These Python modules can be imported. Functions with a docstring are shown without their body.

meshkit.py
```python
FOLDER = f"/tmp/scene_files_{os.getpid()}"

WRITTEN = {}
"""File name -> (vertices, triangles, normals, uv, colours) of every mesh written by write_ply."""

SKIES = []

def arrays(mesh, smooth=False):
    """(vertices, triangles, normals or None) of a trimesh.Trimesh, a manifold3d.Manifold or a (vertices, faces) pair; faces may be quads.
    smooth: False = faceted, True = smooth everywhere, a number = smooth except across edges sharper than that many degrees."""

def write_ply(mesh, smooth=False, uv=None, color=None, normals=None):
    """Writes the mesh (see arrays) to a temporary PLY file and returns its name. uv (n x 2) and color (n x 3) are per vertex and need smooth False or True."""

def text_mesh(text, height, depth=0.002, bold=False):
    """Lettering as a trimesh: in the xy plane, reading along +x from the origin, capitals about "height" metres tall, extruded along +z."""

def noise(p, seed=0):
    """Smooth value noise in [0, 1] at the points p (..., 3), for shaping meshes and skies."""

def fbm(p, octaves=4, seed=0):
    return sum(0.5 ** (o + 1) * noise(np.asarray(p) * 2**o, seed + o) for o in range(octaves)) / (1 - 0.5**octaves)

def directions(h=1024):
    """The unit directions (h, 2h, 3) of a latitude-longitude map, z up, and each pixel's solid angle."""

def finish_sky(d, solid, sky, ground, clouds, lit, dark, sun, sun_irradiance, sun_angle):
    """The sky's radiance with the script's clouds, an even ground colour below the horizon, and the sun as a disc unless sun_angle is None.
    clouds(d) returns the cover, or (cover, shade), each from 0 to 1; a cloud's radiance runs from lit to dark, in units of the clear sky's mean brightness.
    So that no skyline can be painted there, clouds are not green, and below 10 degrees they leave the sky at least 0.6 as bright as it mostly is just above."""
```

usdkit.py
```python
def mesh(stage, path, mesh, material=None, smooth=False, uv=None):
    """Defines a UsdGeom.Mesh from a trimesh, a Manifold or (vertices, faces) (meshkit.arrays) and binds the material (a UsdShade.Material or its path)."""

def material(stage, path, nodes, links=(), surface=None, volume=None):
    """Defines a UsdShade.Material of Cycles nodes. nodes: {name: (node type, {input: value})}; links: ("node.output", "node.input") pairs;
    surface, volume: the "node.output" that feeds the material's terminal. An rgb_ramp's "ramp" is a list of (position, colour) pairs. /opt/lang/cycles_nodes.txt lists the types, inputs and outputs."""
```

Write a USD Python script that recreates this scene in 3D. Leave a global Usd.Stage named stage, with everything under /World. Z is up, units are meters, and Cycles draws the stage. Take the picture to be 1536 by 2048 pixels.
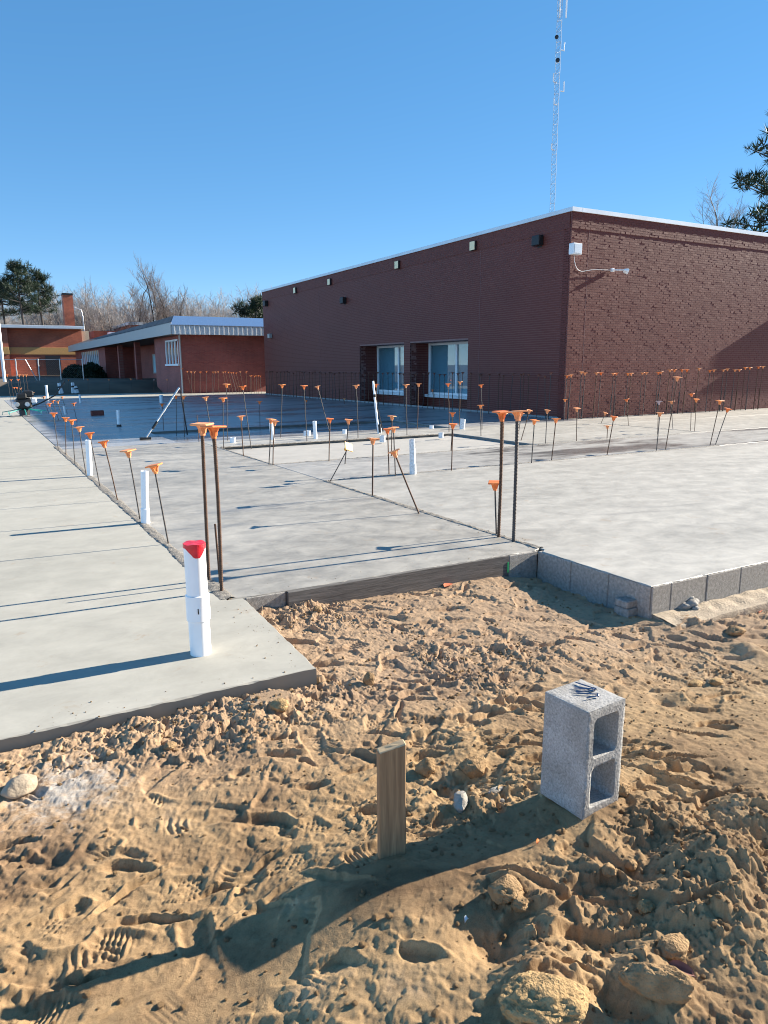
import math, random
import numpy as np, trimesh, usdkit, meshkit
from pxr import Usd, UsdGeom, UsdLux, UsdShade, Gf, Sdf, Vt
from scipy.spatial import cKDTree
from scipy.interpolate import RBFInterpolator

rng = np.random.default_rng(7)
random.seed(7)
stage = Usd.Stage.CreateInMemory()
UsdGeom.SetStageUpAxis(stage, UsdGeom.Tokens.z)
UsdGeom.SetStageMetersPerUnit(stage, 1.0)
UsdGeom.Xform.Define(stage, '/World')
stage.DefinePrim('/World/Looks', 'Scope')

# ---------------------------------------------------------------- camera, sky, sun, exposure
FOC, EYE = 1437.71, 1.55
YAW, PITCH, ROLL = 0.514170404, 0.199455625, -0.00594917581
EXPOSURE = 1.58
SUN_AZ, SUN_EL = math.radians(94.2), math.radians(23.6)
SUN_I, SKY_S = 1.25, 0.15

_c, _s = math.cos(YAW), math.sin(YAW)
FW = np.array([_s * math.cos(PITCH), _c * math.cos(PITCH), -math.sin(PITCH)])
_r = np.array([_c, -_s, 0.0]); _u = np.cross(_r, FW)
RT = _r * math.cos(ROLL) + _u * math.sin(ROLL)
UP = -_r * math.sin(ROLL) + _u * math.cos(ROLL)
CAM = np.array([0, 0, EYE])
cam = UsdGeom.Camera.Define(stage, '/World/camera')
m = Gf.Matrix4d(*RT, 0, *UP, 0, *(-FW), 0, *CAM, 1)
cam.AddTransformOp().Set(m)
cam.CreateHorizontalApertureAttr(36.0); cam.CreateVerticalApertureAttr(48.0)
cam.CreateFocalLengthAttr(36.0 * FOC / 1536)
cam.CreateClippingRangeAttr(Gf.Vec2f(0.05, 3000))
cam.CreateExposureAttr(EXPOSURE)

SUN = np.array([math.cos(SUN_EL) * math.sin(SUN_AZ), math.cos(SUN_EL) * math.cos(SUN_AZ), math.sin(SUN_EL)])
sky_m = usdkit.material(stage, '/World/Looks/sky', {
    'sky': ('sky_texture', {'sky_type': 'single_scattering', 'sun_disc': False, 'sun_elevation': SUN_EL, 'sun_rotation': SUN_AZ, 'altitude': 100.0, 'air_density': 0.55, 'aerosol_density': 0.0, 'ozone_density': 3.0}),
    'even': ('gamma', {'gamma': 0.5}), 'vivid': ('hsv', {'saturation': 1.68}), 'bg': ('background_shader', {'strength': SKY_S})}, [('sky.color', 'even.color'), ('even.color', 'vivid.color'), ('vivid.color', 'bg.color')], surface='bg.background')
dome = UsdLux.DomeLight.Define(stage, '/World/sky')
UsdShade.MaterialBindingAPI.Apply(dome.GetPrim()).Bind(sky_m)
dome.GetPrim().SetCustomDataByKey('kind', 'structure')
sun = UsdLux.DistantLight.Define(stage, '/World/sun')
sun.CreateIntensityAttr(SUN_I); sun.CreateAngleAttr(0.53); sun.CreateNormalizeAttr(True)
sun.CreateColorAttr(Gf.Vec3f(1.0, 0.91, 0.78))
_x = np.cross([0, 0, 1.0], SUN); _x /= np.linalg.norm(_x); _y = np.cross(SUN, _x)
sun.AddTransformOp().Set(Gf.Matrix4d(*_x, 0, *_y, 0, *SUN, 0, 0, 0, 60, 1))

# measurements taken off the photograph (1536 x 2048) turned into places in the world
def ray(x, y): return FW + RT * (x - 768) / FOC - UP * (y - 1024) / FOC
def at(x, y, z=0.0):
    d = ray(x, y); return CAM + d * (z - EYE) / d[2]
def onx(x, y, X):
    d = ray(x, y); return CAM + d * X / d[0]
def ony(x, y, Y):
    d = ray(x, y); return CAM + d * Y / d[1]
def ondepth(x, y, dist):
    d = ray(x, y); return CAM + d * dist / math.hypot(d[0], d[1])
def facing(x, y, b):
    """the point seen at x, y on the upright plane through b that faces the viewer"""
    d = ray(x, y); n = np.array([b[0], b[1], 0.0]); n /= np.linalg.norm(n)
    return CAM + d * (np.dot(b, n)) / np.dot(d, n)

# ---------------------------------------------------------------- helpers
used = {}
LOC = {}
def free(parent, name):
    k = parent + '/' + name
    n = used.get(k, 0); used[k] = n + 1
    return k if n == 0 else f'{k}_{n:03d}'
def tag(p, **kw):
    for k, v in kw.items():
        if v: p.SetCustomDataByKey(k, v)
def thing(name, label, category, loc=(0, 0, 0), group=None, kind=None):
    path = free('/World', name)
    x = UsdGeom.Xform.Define(stage, path)
    x.AddTranslateOp().Set(Gf.Vec3d(*map(float, loc)))
    LOC[path] = np.array(loc, float)
    tag(x.GetPrim(), label=label, category=category, group=group, kind=kind)
    return path
def top_of(path): return '/'.join(path.split('/')[:3])
def part(parent, name, mesh, mat, smooth=False, label=None, kind=None):
    path = free(parent, name)
    if hasattr(mesh, 'vertices'): v, f = np.array(mesh.vertices), np.array(mesh.faces)
    else: v, f = np.asarray(mesh[0], float), np.asarray(mesh[1], int)
    v = v - LOC.get(top_of(parent), np.zeros(3))
    p = usdkit.mesh(stage, path, (v, f), mat, smooth=smooth)
    tag(p.GetPrim(), label=label, kind=kind)
    return path
def single(name, mesh, mat, label=None, category=None, group=None, kind=None, smooth=False):
    path = free('/World', name)
    p = usdkit.mesh(stage, path, mesh, mat, smooth=smooth)
    tag(p.GetPrim(), label=label, category=category, group=group, kind=kind)
    return path
cat_ = trimesh.util.concatenate
def box(x0, x1, y0, y1, z0, z1):
    b = trimesh.creation.box([x1 - x0, y1 - y0, z1 - z0]); b.apply_translation([(x0 + x1) / 2, (y0 + y1) / 2, (z0 + z1) / 2]); return b
def bbox(x0, x1, y0, y1, z0, z1, c=0.004):
    """a box with chamfered edges"""
    p = []
    for sx in (0, 1):
        for sy in (0, 1):
            for sz in (0, 1):
                X, Y, Z = (x0, x1)[sx], (y0, y1)[sy], (z0, z1)[sz]
                dx, dy, dz = (c, -c)[sx], (c, -c)[sy], (c, -c)[sz]
                p += [[X, Y + dy, Z + dz], [X + dx, Y, Z + dz], [X + dx, Y + dy, Z]]
    return trimesh.convex.convex_hull(np.array(p))
def frame_of(t):
    t = t / (np.linalg.norm(t) + 1e-12)
    a = np.cross(t, [0, 0, 1.0] if abs(t[2]) < 0.9 else [1.0, 0, 0]); a /= np.linalg.norm(a)
    return t, a, np.cross(t, a)
def tube(points, radii, sides=8, caps=True):
    p = np.asarray(points, float); n = len(p)
    rr = np.broadcast_to(np.asarray(radii, float), (n,))
    t = np.gradient(p, axis=0)
    _, a0, b0 = frame_of(p[-1] - p[0])
    ang = np.arange(sides) * 2 * np.pi / sides
    V = []
    for k in range(n):
        tk = t[k] / (np.linalg.norm(t[k]) + 1e-12)
        a = a0 - tk * np.dot(a0, tk); a /= np.linalg.norm(a); b = np.cross(tk, a)
        V.append(p[k] + rr[k] * (np.cos(ang)[:, None] * a + np.sin(ang)[:, None] * b))
    V = np.vstack(V); F = []
    for k in range(n - 1):
        for j in range(sides):
            j2 = (j + 1) % sides
            a, b, c, d = k * sides + j, k * sides + j2, (k + 1) * sides + j2, (k + 1) * sides + j
            F += [[a, b, c], [a, c, d]]
    if caps:
        V = np.vstack([V, p[0], p[-1]])
        for j in range(sides):
            j2 = (j + 1) % sides
            F += [[n * sides, j2, j], [n * sides + 1, (n - 1) * sides + j, (n - 1) * sides + j2]]
    return trimesh.Trimesh(V, np.array(F), process=False)
def lathe(profile, base, axis=(0, 0, 1), sides=20):
    """profile: (radius, height) pairs"""
    prof = np.asarray(profile, float)
    t, a, b = frame_of(np.asarray(axis, float))
    ang = np.arange(sides) * 2 * np.pi / sides
    V = np.vstack([np.asarray(base) + h * t + r * (np.cos(ang)[:, None] * a + np.sin(ang)[:, None] * b) for r, h in prof])
    F = []
    for k in range(len(prof) - 1):
        for j in range(sides):
            j2 = (j + 1) % sides
            q = [k * sides + j, k * sides + j2, (k + 1) * sides + j2, (k + 1) * sides + j]
            F += [[q[0], q[1], q[2]], [q[0], q[2], q[3]]]
    return trimesh.Trimesh(V, np.array(F), process=False)
def rock(c, size, seed, rough=0.35, sub=3, flat=1.0, freq=2.2):
    s = trimesh.creation.icosphere(sub)
    v = np.array(s.vertices)
    n = meshkit.fbm(v * freq + seed * 7.3 + 50, 4, seed) - 0.5
    n = n + 0.35 * (meshkit.fbm(v * freq * 4 + seed, 3, seed + 5) - 0.5)
    v = v * (1 + rough * 2 * n)[:, None]
    # a few flat broken faces
    r2 = np.random.default_rng(seed)
    for _ in range(9):
        d = r2.normal(size=3); d /= np.linalg.norm(d); k = 0.72 + 0.2 * r2.random()
        h = v @ d; v = v - np.outer(np.maximum(h - k, 0) * 0.85, d)
    v = v * np.asarray(size) * [1, 1, flat] + np.asarray(c)
    return trimesh.Trimesh(v, s.faces, process=False)
ORD = ['zeroth', 'first', 'second', 'third', 'fourth', 'fifth', 'sixth', 'seventh', 'eighth', 'ninth', 'tenth', 'eleventh', 'twelfth', 'thirteenth', 'fourteenth', 'fifteenth', 'sixteenth', 'seventeenth', 'eighteenth', 'nineteenth', 'twentieth']
TENS = {20: 'twenty', 30: 'thirty', 40: 'forty', 50: 'fifty', 60: 'sixty', 70: 'seventy'}
def ordinal(n):
    if n <= 20: return ORD[n]
    t, u = n // 10 * 10, n % 10
    return TENS[t][:-1] + 'ieth' if u == 0 else TENS[t] + '-' + ORD[u]

# ---------------------------------------------------------------- materials
def mat(name, nodes, links, surface='p.BSDF'):
    return usdkit.material(stage, '/World/Looks/' + name, nodes, links, surface=surface)
def plain(name, color, rough=0.5, metal=0.0, var=0.12, scale=14.0, bump=0.0, bscale=80.0, spec=0.5):
    c = np.array(color)
    nodes = {'g': ('texture_coordinate', {}), 'n': ('noise_texture', {'scale': scale, 'detail': 4.0, 'roughness': 0.6}),
             'r': ('rgb_ramp', {'ramp': [(0.3, tuple(c * (1 - var))), (0.7, tuple(np.minimum(c * (1 + var), 0.95)))]}),
             'p': ('principled_bsdf', {'roughness': rough, 'metallic': metal, 'specular_ior_level': spec})}
    links = [('g.object', 'n.vector'), ('n.fac', 'r.fac'), ('r.color', 'p.base_color')]
    if bump:
        nodes['n2'] = ('noise_texture', {'scale': bscale, 'detail': 5.0}); nodes['b'] = ('bump', {'strength': bump, 'distance': 0.01})
        links += [('g.object', 'n2.vector'), ('n2.fac', 'b.height'), ('b.normal', 'p.normal')]
    return mat(name, nodes, links)

def concrete(name, dark, light, wet=0.5, wetlo=0.60, rough=0.6, wrough=0.2, stretch=(0.35, 1.0, 1.0), pale=0.0):
    """steel trowelled concrete: cloudy mottling, trowel sweeps, damp blotches that are darker and shinier"""
    d, l = np.array(dark), np.array(light)
    nodes = {'g': ('geometry', {}), 'm': ('mapping', {'scale': stretch}),
             'n1': ('noise_texture', {'scale': 0.9, 'detail': 6.0, 'roughness': 0.62, 'distortion': 0.8}),
             'n2': ('noise_texture', {'scale': 4.2, 'detail': 10.0, 'roughness': 0.74, 'distortion': 0.35}),
             'n3': ('noise_texture', {'scale': 60.0, 'detail': 4.0, 'roughness': 0.7}),
             'a': ('math', {'math_type': 'multiply_add', 'value2': 0.65}),
             'r': ('rgb_ramp', {'ramp': [(0.34, tuple(d)), (0.5, tuple((d + l) / 2)), (0.66, tuple(l))]}),
             'm2': ('mapping', {'scale': (0.28, 1.1, 1.0), 'location': (3.1, 7.7, 0)}),
             'n4': ('noise_texture', {'scale': 0.8, 'detail': 7.0, 'roughness': 0.68, 'distortion': 0.5}),
             'w': ('map_range', {'range_type': 'smoothstep', 'from_min': wetlo, 'from_max': wetlo + 0.13, 'to_min': 0.0, 'to_max': wet, 'clamp': True}),
             'mx': ('mix', {'mix_type': 'multiply', 'color2': (0.36, 0.36, 0.38)}),
             'sp': ('rgb_ramp', {'ramp': [(0.0, (0.72, 0.72, 0.72)), (0.3, (0.96, 0.96, 0.96)), (0.62, (1, 1, 1)), (0.8, (1.12, 1.12, 1.1))]}),
             'mx2': ('mix', {'mix_type': 'multiply', 'fac': 0.7}),
             'rr': ('map_range', {'from_min': 0.0, 'from_max': 1.0, 'to_min': rough, 'to_max': wrough, 'clamp': True}),
             'ra': ('math', {'math_type': 'multiply_add', 'value2': 0.25}),
             'b': ('bump', {'strength': 0.25, 'distance': 0.004}),
             'p': ('principled_bsdf', {'specular_ior_level': 0.5})}
    links = [('g.position', 'm.vector'), ('m.vector', 'n1.vector'), ('m3.vector', 'n2.vector'), ('g.position', 'm3.vector'), ('g.position', 'n3.vector'),
             ('n2.fac', 'a.value1'), ('n1.fac', 'ax.value1'), ('ax.value', 'a.value3'), ('a.value', 'r.fac'),
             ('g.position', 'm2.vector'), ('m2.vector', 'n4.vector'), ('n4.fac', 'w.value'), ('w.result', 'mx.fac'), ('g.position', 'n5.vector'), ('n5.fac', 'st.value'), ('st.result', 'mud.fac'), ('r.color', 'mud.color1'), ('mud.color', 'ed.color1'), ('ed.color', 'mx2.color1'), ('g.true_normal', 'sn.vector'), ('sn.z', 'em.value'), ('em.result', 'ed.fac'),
             ('n3.fac', 'sp.fac'), ('sp.color', 'mx2.color2'), ('mx2.color', 'mx.color1'), ('mx.color', 'p.base_color'),
             ('w.result', 'rr.value'), ('n2.fac', 'ra.value1'), ('rr.result', 'ra2.value1'), ('ra.value', 'ra2.value2'), ('ra2.value', 'p.roughness'),
             ('n2.fac', 'b.height'), ('b.normal', 'p.normal')]
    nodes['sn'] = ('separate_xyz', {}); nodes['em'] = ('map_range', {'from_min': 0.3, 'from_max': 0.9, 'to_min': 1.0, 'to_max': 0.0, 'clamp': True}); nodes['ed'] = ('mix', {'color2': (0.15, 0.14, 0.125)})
    nodes['m3'] = ('mapping', {'scale': (0.75, 1.0, 1.0), 'rotation': (0, 0, 0.5)})
    nodes['n5'] = ('noise_texture', {'scale': 3.4, 'detail': 9.0, 'roughness': 0.72, 'distortion': 0.4}); nodes['st'] = ('map_range', {'range_type': 'smoothstep', 'from_min': 0.585, 'from_max': 0.72, 'to_min': 0.0, 'to_max': 0.6, 'clamp': True}); nodes['mud'] = ('mix', {'color2': (0.30, 0.225, 0.15)})
    nodes['ax'] = ('math', {'math_type': 'multiply', 'value2': 0.36})
    nodes['ra'][1]['value3'] = -0.125
    nodes['ra2'] = ('math', {'math_type': 'add', 'use_clamp': True})
    return mat(name, nodes, links)

M = {}
M['slab_pale'] = concrete('slab_pale', (0.30, 0.285, 0.240), (0.42, 0.400, 0.340), wet=0.3, wetlo=0.64, rough=0.7, wrough=0.45)
M['slab_mid'] = concrete('slab_mid', (0.165, 0.154, 0.132), (0.44, 0.412, 0.355), wet=0.6, wetlo=0.57, rough=0.5, wrough=0.22)
M['slab_right'] = concrete('slab_right', (0.25, 0.238, 0.208), (0.48, 0.455, 0.400), wet=0.5, wetlo=0.60, rough=0.52, wrough=0.25)
M['slab_damp'] = concrete('slab_damp', (0.21, 0.20, 0.18), (0.45, 0.43, 0.39), wet=0.85, wetlo=0.50, rough=0.5, wrough=0.2)
M['slab_wet'] = concrete('slab_wet', (0.22, 0.22, 0.22), (0.40, 0.395, 0.385), wet=0.6, wetlo=0.47, rough=0.36, wrough=0.10, stretch=(0.25, 1.0, 1.0))
M['slab_sunk'] = concrete('slab_sunk', (0.31, 0.295, 0.265), (0.42, 0.40, 0.36), wet=0.2, wetlo=0.62, rough=0.75, wrough=0.5)
M['joint_grit'] = plain('joint_grit', (0.22, 0.20, 0.17), 0.9, var=0.45, scale=45, bump=0.8, bscale=140)
M['cmu'] = plain('cmu', (0.30, 0.28, 0.25), 0.9, var=0.3, scale=40, bump=0.7, bscale=230)
M['cmu_block'] = plain('cmu_block', (0.33, 0.325, 0.315), 0.9, var=0.35, scale=90, bump=0.9, bscale=260)
M['cmu_block'] = mat('cmu_block_porous', {'g': ('geometry', {}), 'n': ('noise_texture', {'scale': 140.0, 'detail': 5.0, 'roughness': 0.7}), 'n2': ('noise_texture', {'scale': 9.0, 'detail': 4.0}),
    'v': ('voronoi_texture', {'scale': 95.0, 'randomness': 1.0}), 'r': ('rgb_ramp', {'ramp': [(0.28, (0.20, 0.197, 0.19)), (0.5, (0.32, 0.315, 0.305)), (0.72, (0.44, 0.435, 0.42))]}),
    'pr': ('rgb_ramp', {'ramp': [(0.10, (0.30, 0.30, 0.30)), (0.24, (0.85, 0.85, 0.85)), (0.4, (1, 1, 1))]}), 'm': ('mix', {'mix_type': 'multiply', 'fac': 0.45}),
    'dr': ('rgb_ramp', {'ramp': [(0.35, (0.85, 0.83, 0.80)), (0.65, (1.08, 1.08, 1.08))]}), 'm2': ('mix', {'mix_type': 'multiply', 'fac': 1.0}),
    'b1': ('bump', {'strength': 0.4, 'distance': 0.003}), 'b2': ('bump', {'strength': 0.6, 'distance': 0.002}), 'p': ('principled_bsdf', {'roughness': 0.95, 'specular_ior_level': 0.2})},
    [('g.position', 'n.vector'), ('g.position', 'n2.vector'), ('g.position', 'v.vector'), ('n.fac', 'r.fac'), ('v.distance', 'pr.fac'), ('r.color', 'm.color1'), ('pr.color', 'm.color2'), ('n2.fac', 'dr.fac'), ('m.color', 'm2.color1'), ('dr.color', 'm2.color2'), ('m2.color', 'p.base_color'),
     ('v.distance', 'b1.height'), ('n.fac', 'b2.height'), ('b1.normal', 'b2.normal'), ('b2.normal', 'p.normal')])
M['mortar'] = plain('mortar', (0.30, 0.30, 0.30), 0.95, var=0.2, scale=30, bump=0.8, bscale=120)
M['footing'] = plain('footing', (0.33, 0.265, 0.19), 0.95, var=0.28, scale=12, bump=0.9, bscale=60)
M['pvc'] = plain('pvc', (0.80, 0.80, 0.80), 0.32, var=0.03, scale=8)
M['pvc_dirty'] = plain('pvc_dirty', (0.62, 0.62, 0.62), 0.5, var=0.3, scale=40)
M['red_tape'] = plain('red_tape', (0.62, 0.02, 0.035), 0.3, var=0.15, scale=30, bump=0.3, bscale=40)
M['orange'] = plain('orange', (0.88, 0.26, 0.065), 0.45, var=0.12, scale=18)
M['yellow'] = plain('yellow', (0.80, 0.36, 0.05), 0.45, var=0.1, scale=18)
M['shaded_dull_cap'] = plain('shaded_dull_cap', (0.17, 0.065, 0.045), 0.7, var=0.3)  # cap orange darkened: the wall's shade put into colour, with some dirt
M['faded_cap'] = plain('faded_cap', (0.55, 0.38, 0.36), 0.6, var=0.1)
M['rust'] = plain('rust', (0.10, 0.052, 0.03), 0.75, metal=0.25, var=0.5, scale=60, bump=0.4, bscale=300)
M['steel'] = plain('steel', (0.075, 0.065, 0.06), 0.55, metal=0.5, var=0.4, scale=50, bump=0.4, bscale=300)
M['black'] = plain('black', (0.012, 0.012, 0.013), 0.45, var=0.2)
M['dark_metal'] = plain('dark_metal', (0.03, 0.03, 0.035), 0.5, metal=0.3)
M['white_paint'] = plain('white_paint', (0.78, 0.79, 0.80), 0.4, var=0.05)
M['coping'] = plain('coping', (0.66, 0.68, 0.70), 0.38, metal=0.35, var=0.08, scale=1.5)
M['galv'] = plain('galv', (0.55, 0.56, 0.57), 0.4, metal=0.8, var=0.15)
M['teal'] = plain('teal', (0.03, 0.34, 0.29), 0.4)
M['sill'] = plain('sill', (0.62, 0.64, 0.66), 0.6, var=0.1)
M['fascia'] = plain('fascia', (0.42, 0.40, 0.37), 0.5, var=0.08)
M['fascia_rib'] = plain('fascia_rib', (0.66, 0.66, 0.65), 0.4, var=0.06)
M['roof_metal'] = plain('roof_metal', (0.72, 0.80, 0.90), 0.15, metal=0.9, var=0.06)
M['roof_brown'] = plain('roof_brown', (0.12, 0.085, 0.075), 0.8, var=0.35, scale=1.2)
M['tan_band'] = plain('tan_band', (0.58, 0.33, 0.12), 0.8, var=0.12)
M['blind'] = plain('blind', (0.40, 0.57, 0.63), 0.8, var=0.05)
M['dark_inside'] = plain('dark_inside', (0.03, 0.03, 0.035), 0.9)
M['lamp_face'] = plain('lamp_face', (0.90, 0.72, 0.42), 0.3, var=0.03)
M['clod'] = plain('clod', (0.29, 0.190, 0.100), 0.95, var=0.3, scale=26, bump=0.9, bscale=130, spec=0.15)
M['clod_yellow'] = plain('clod_yellow', (0.35, 0.235, 0.115), 0.95, var=0.3, scale=26, bump=0.9, bscale=130, spec=0.15)
M['pale_rock'] = plain('pale_rock', (0.34, 0.27, 0.19), 0.9, var=0.2, scale=8, bump=0.5, bscale=60)
M['orange_b'] = plain('orange_b', (0.84, 0.31, 0.12), 0.55, var=0.2, scale=30)
M['orange_c'] = plain('orange_c', (0.80, 0.19, 0.04), 0.5, var=0.25, scale=30)
M['chunk'] = plain('chunk', (0.27, 0.25, 0.215), 0.9, var=0.2, scale=30, bump=0.7, bscale=110)
M['leaf'] = plain('leaf', (0.16, 0.055, 0.035), 0.6, var=0.3, scale=40)
M['orange_rag'] = plain('orange_rag', (0.55, 0.14, 0.06), 0.8, var=0.2)
M['red_brick'] = plain('red_brick', (0.20, 0.055, 0.04), 0.9, var=0.25, scale=25, bump=0.5, bscale=90)
M['green_paint'] = plain('green_paint', (0.02, 0.35, 0.12), 0.6)
M['screw'] = plain('screw', (0.10, 0.13, 0.20), 0.28, metal=0.8)
M['wood_pale'] = plain('wood_pale', (0.45, 0.33, 0.19), 0.7, var=0.2)
M['bark'] = plain('bark', (0.22, 0.18, 0.155), 0.95, var=0.35, scale=4.0)
M['twig'] = plain('twig', (0.285, 0.25, 0.225), 0.95, var=0.2)
M['dark_bark'] = plain('dark_bark', (0.05, 0.04, 0.035), 0.95, var=0.3)
M['bush'] = plain('bush', (0.012, 0.018, 0.012), 0.8)
M['stucco'] = plain('stucco', (0.50, 0.42, 0.30), 0.8)

def wood(name, a, b, axis):
    sc = {'z': (60.0, 60.0, 3.0), 'x': (3.0, 60.0, 60.0)}[axis]
    return mat(name, {'g': ('geometry', {}), 'm': ('mapping', {'scale': sc}), 'n': ('noise_texture', {'scale': 1.0, 'detail': 6.0, 'roughness': 0.65, 'distortion': 1.5}),
        'r': ('rgb_ramp', {'ramp': [(0.3, a), (0.55, tuple((np.array(a) + np.array(b)) / 2)), (0.72, b)]}), 'bp': ('bump', {'strength': 0.7, 'distance': 0.003}),
        'p': ('principled_bsdf', {'roughness': 0.8})},
        [('g.position', 'm.vector'), ('m.vector', 'n.vector'), ('n.fac', 'r.fac'), ('r.color', 'p.base_color'), ('n.fac', 'bp.height'), ('bp.normal', 'p.normal')])
M['stake_wood'] = wood('stake_wood', (0.16, 0.088, 0.042), (0.36, 0.22, 0.11), 'z')
M['board_wood'] = wood('board_wood', (0.05, 0.046, 0.042), (0.19, 0.175, 0.16), 'x')

def brick_mat(name, a, b, c, rough=0.5):
    """laid bricks, one tone per brick"""
    return mat(name, {'g': ('geometry', {}), 'n': ('noise_texture', {'scale': 40.0, 'detail': 5.0}), 'r': ('rgb_ramp', {'ramp': [(0.0, a), (0.5, b), (1.0, c)]}),
        'n2': ('noise_texture', {'scale': 0.7, 'detail': 4.0}), 'ad': ('math', {'math_type': 'multiply_add', 'value2': 0.55}), 'mu': ('math', {'math_type': 'multiply', 'value2': 0.45}),
        'bp': ('bump', {'strength': 0.5, 'distance': 0.004}), 'p': ('principled_bsdf', {'roughness': rough, 'specular_ior_level': 0.3})},
        [('g.position', 'n.vector'), ('g.position', 'n2.vector'), ('n2.fac', 'mu.value1'), ('g.random_per_island', 'ad.value1'), ('mu.value', 'ad.value3'), ('ad.value', 'r.fac'), ('r.color', 'p.base_color'), ('n.fac', 'bp.height'), ('bp.normal', 'p.normal')])
M['brick_main'] = brick_mat('brick_main', (0.112, 0.026, 0.019), (0.155, 0.037, 0.027), (0.22, 0.060, 0.044), 0.55)
M['brick_mortar'] = plain('brick_mortar', (0.24, 0.115, 0.098), 0.6, var=0.25, scale=8)
M['caulk'] = plain('caulk', (0.20, 0.10, 0.095), 0.6)

def far_brick(name, a, b, mo, axes):
    return mat(name, {'g': ('geometry', {}), 's': ('separate_xyz', {}), 'c': ('combine_xyz', {}),
        't': ('brick_texture', {'color1': a, 'color2': b, 'mortar': mo, 'scale': 1.0, 'mortar_size': 0.006, 'brick_width': 0.203, 'row_height': 0.068}),
        'n': ('noise_texture', {'scale': 0.6, 'detail': 5.0}), 'rr': ('rgb_ramp', {'ramp': [(0.3, (0.75, 0.75, 0.75)), (0.7, (1.15, 1.15, 1.15))]}), 'mx': ('mix', {'mix_type': 'multiply', 'fac': 1.0}),
        'bp': ('bump', {'strength': 0.6, 'distance': 0.006, 'invert': True}), 'p': ('principled_bsdf', {'roughness': 0.7})},
        [('g.position', 's.vector'), ('s.' + axes[0], 'c.x'), ('s.' + axes[1], 'c.y'), ('c.vector', 't.vector'), ('g.position', 'n.vector'), ('n.fac', 'rr.fac'), ('t.color', 'mx.color1'), ('rr.color', 'mx.color2'), ('mx.color', 'p.base_color'), ('t.fac', 'bp.height'), ('bp.normal', 'p.normal')])
WINGC = ((0.36, 0.085, 0.062), (0.27, 0.062, 0.047), (0.26, 0.12, 0.10))
M['wing_y'] = far_brick('wing_y', *WINGC, 'xz')
M['wing_x'] = far_brick('wing_x', *WINGC, 'yz')
FARC = ((0.44, 0.115, 0.055), (0.34, 0.085, 0.044), (0.32, 0.15, 0.10))
M['far_y'] = far_brick('far_y', *FARC, 'xz')
M['far_x'] = far_brick('far_x', *FARC, 'yz')

M['glass'] = mat('glass', {'t': ('transparent_bsdf', {'color': (0.72, 0.82, 0.85)}), 'gl': ('glossy_bsdf', {'color': (0.95, 0.97, 1.0), 'roughness': 0.015}), 'f': ('layer_weight', {'blend': 0.5}), 'pw': ('math', {'math_type': 'power', 'value2': 3.0}), 'ma': ('math', {'math_type': 'multiply_add', 'value2': 0.8, 'value3': 0.07}), 'mx': ('mix_closure', {})},
                 [('f.facing', 'pw.value1'), ('pw.value', 'ma.value1'), ('ma.value', 'mx.fac'), ('t.BSDF', 'mx.closure1'), ('gl.BSDF', 'mx.closure2')], surface='mx.closure')
def leafy(name, a, b):
    return mat(name, {'g': ('geometry', {}), 'r': ('rgb_ramp', {'ramp': [(0.0, a), (1.0, b)]}), 'd': ('principled_bsdf', {'roughness': 0.6}), 't': ('translucent_bsdf', {}), 'mx': ('mix_closure', {'fac': 0.25})},
               [('g.random_per_island', 'r.fac'), ('r.color', 'd.base_color'), ('r.color', 't.color'), ('d.BSDF', 'mx.closure1'), ('t.BSDF', 'mx.closure2')], surface='mx.closure')
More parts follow.
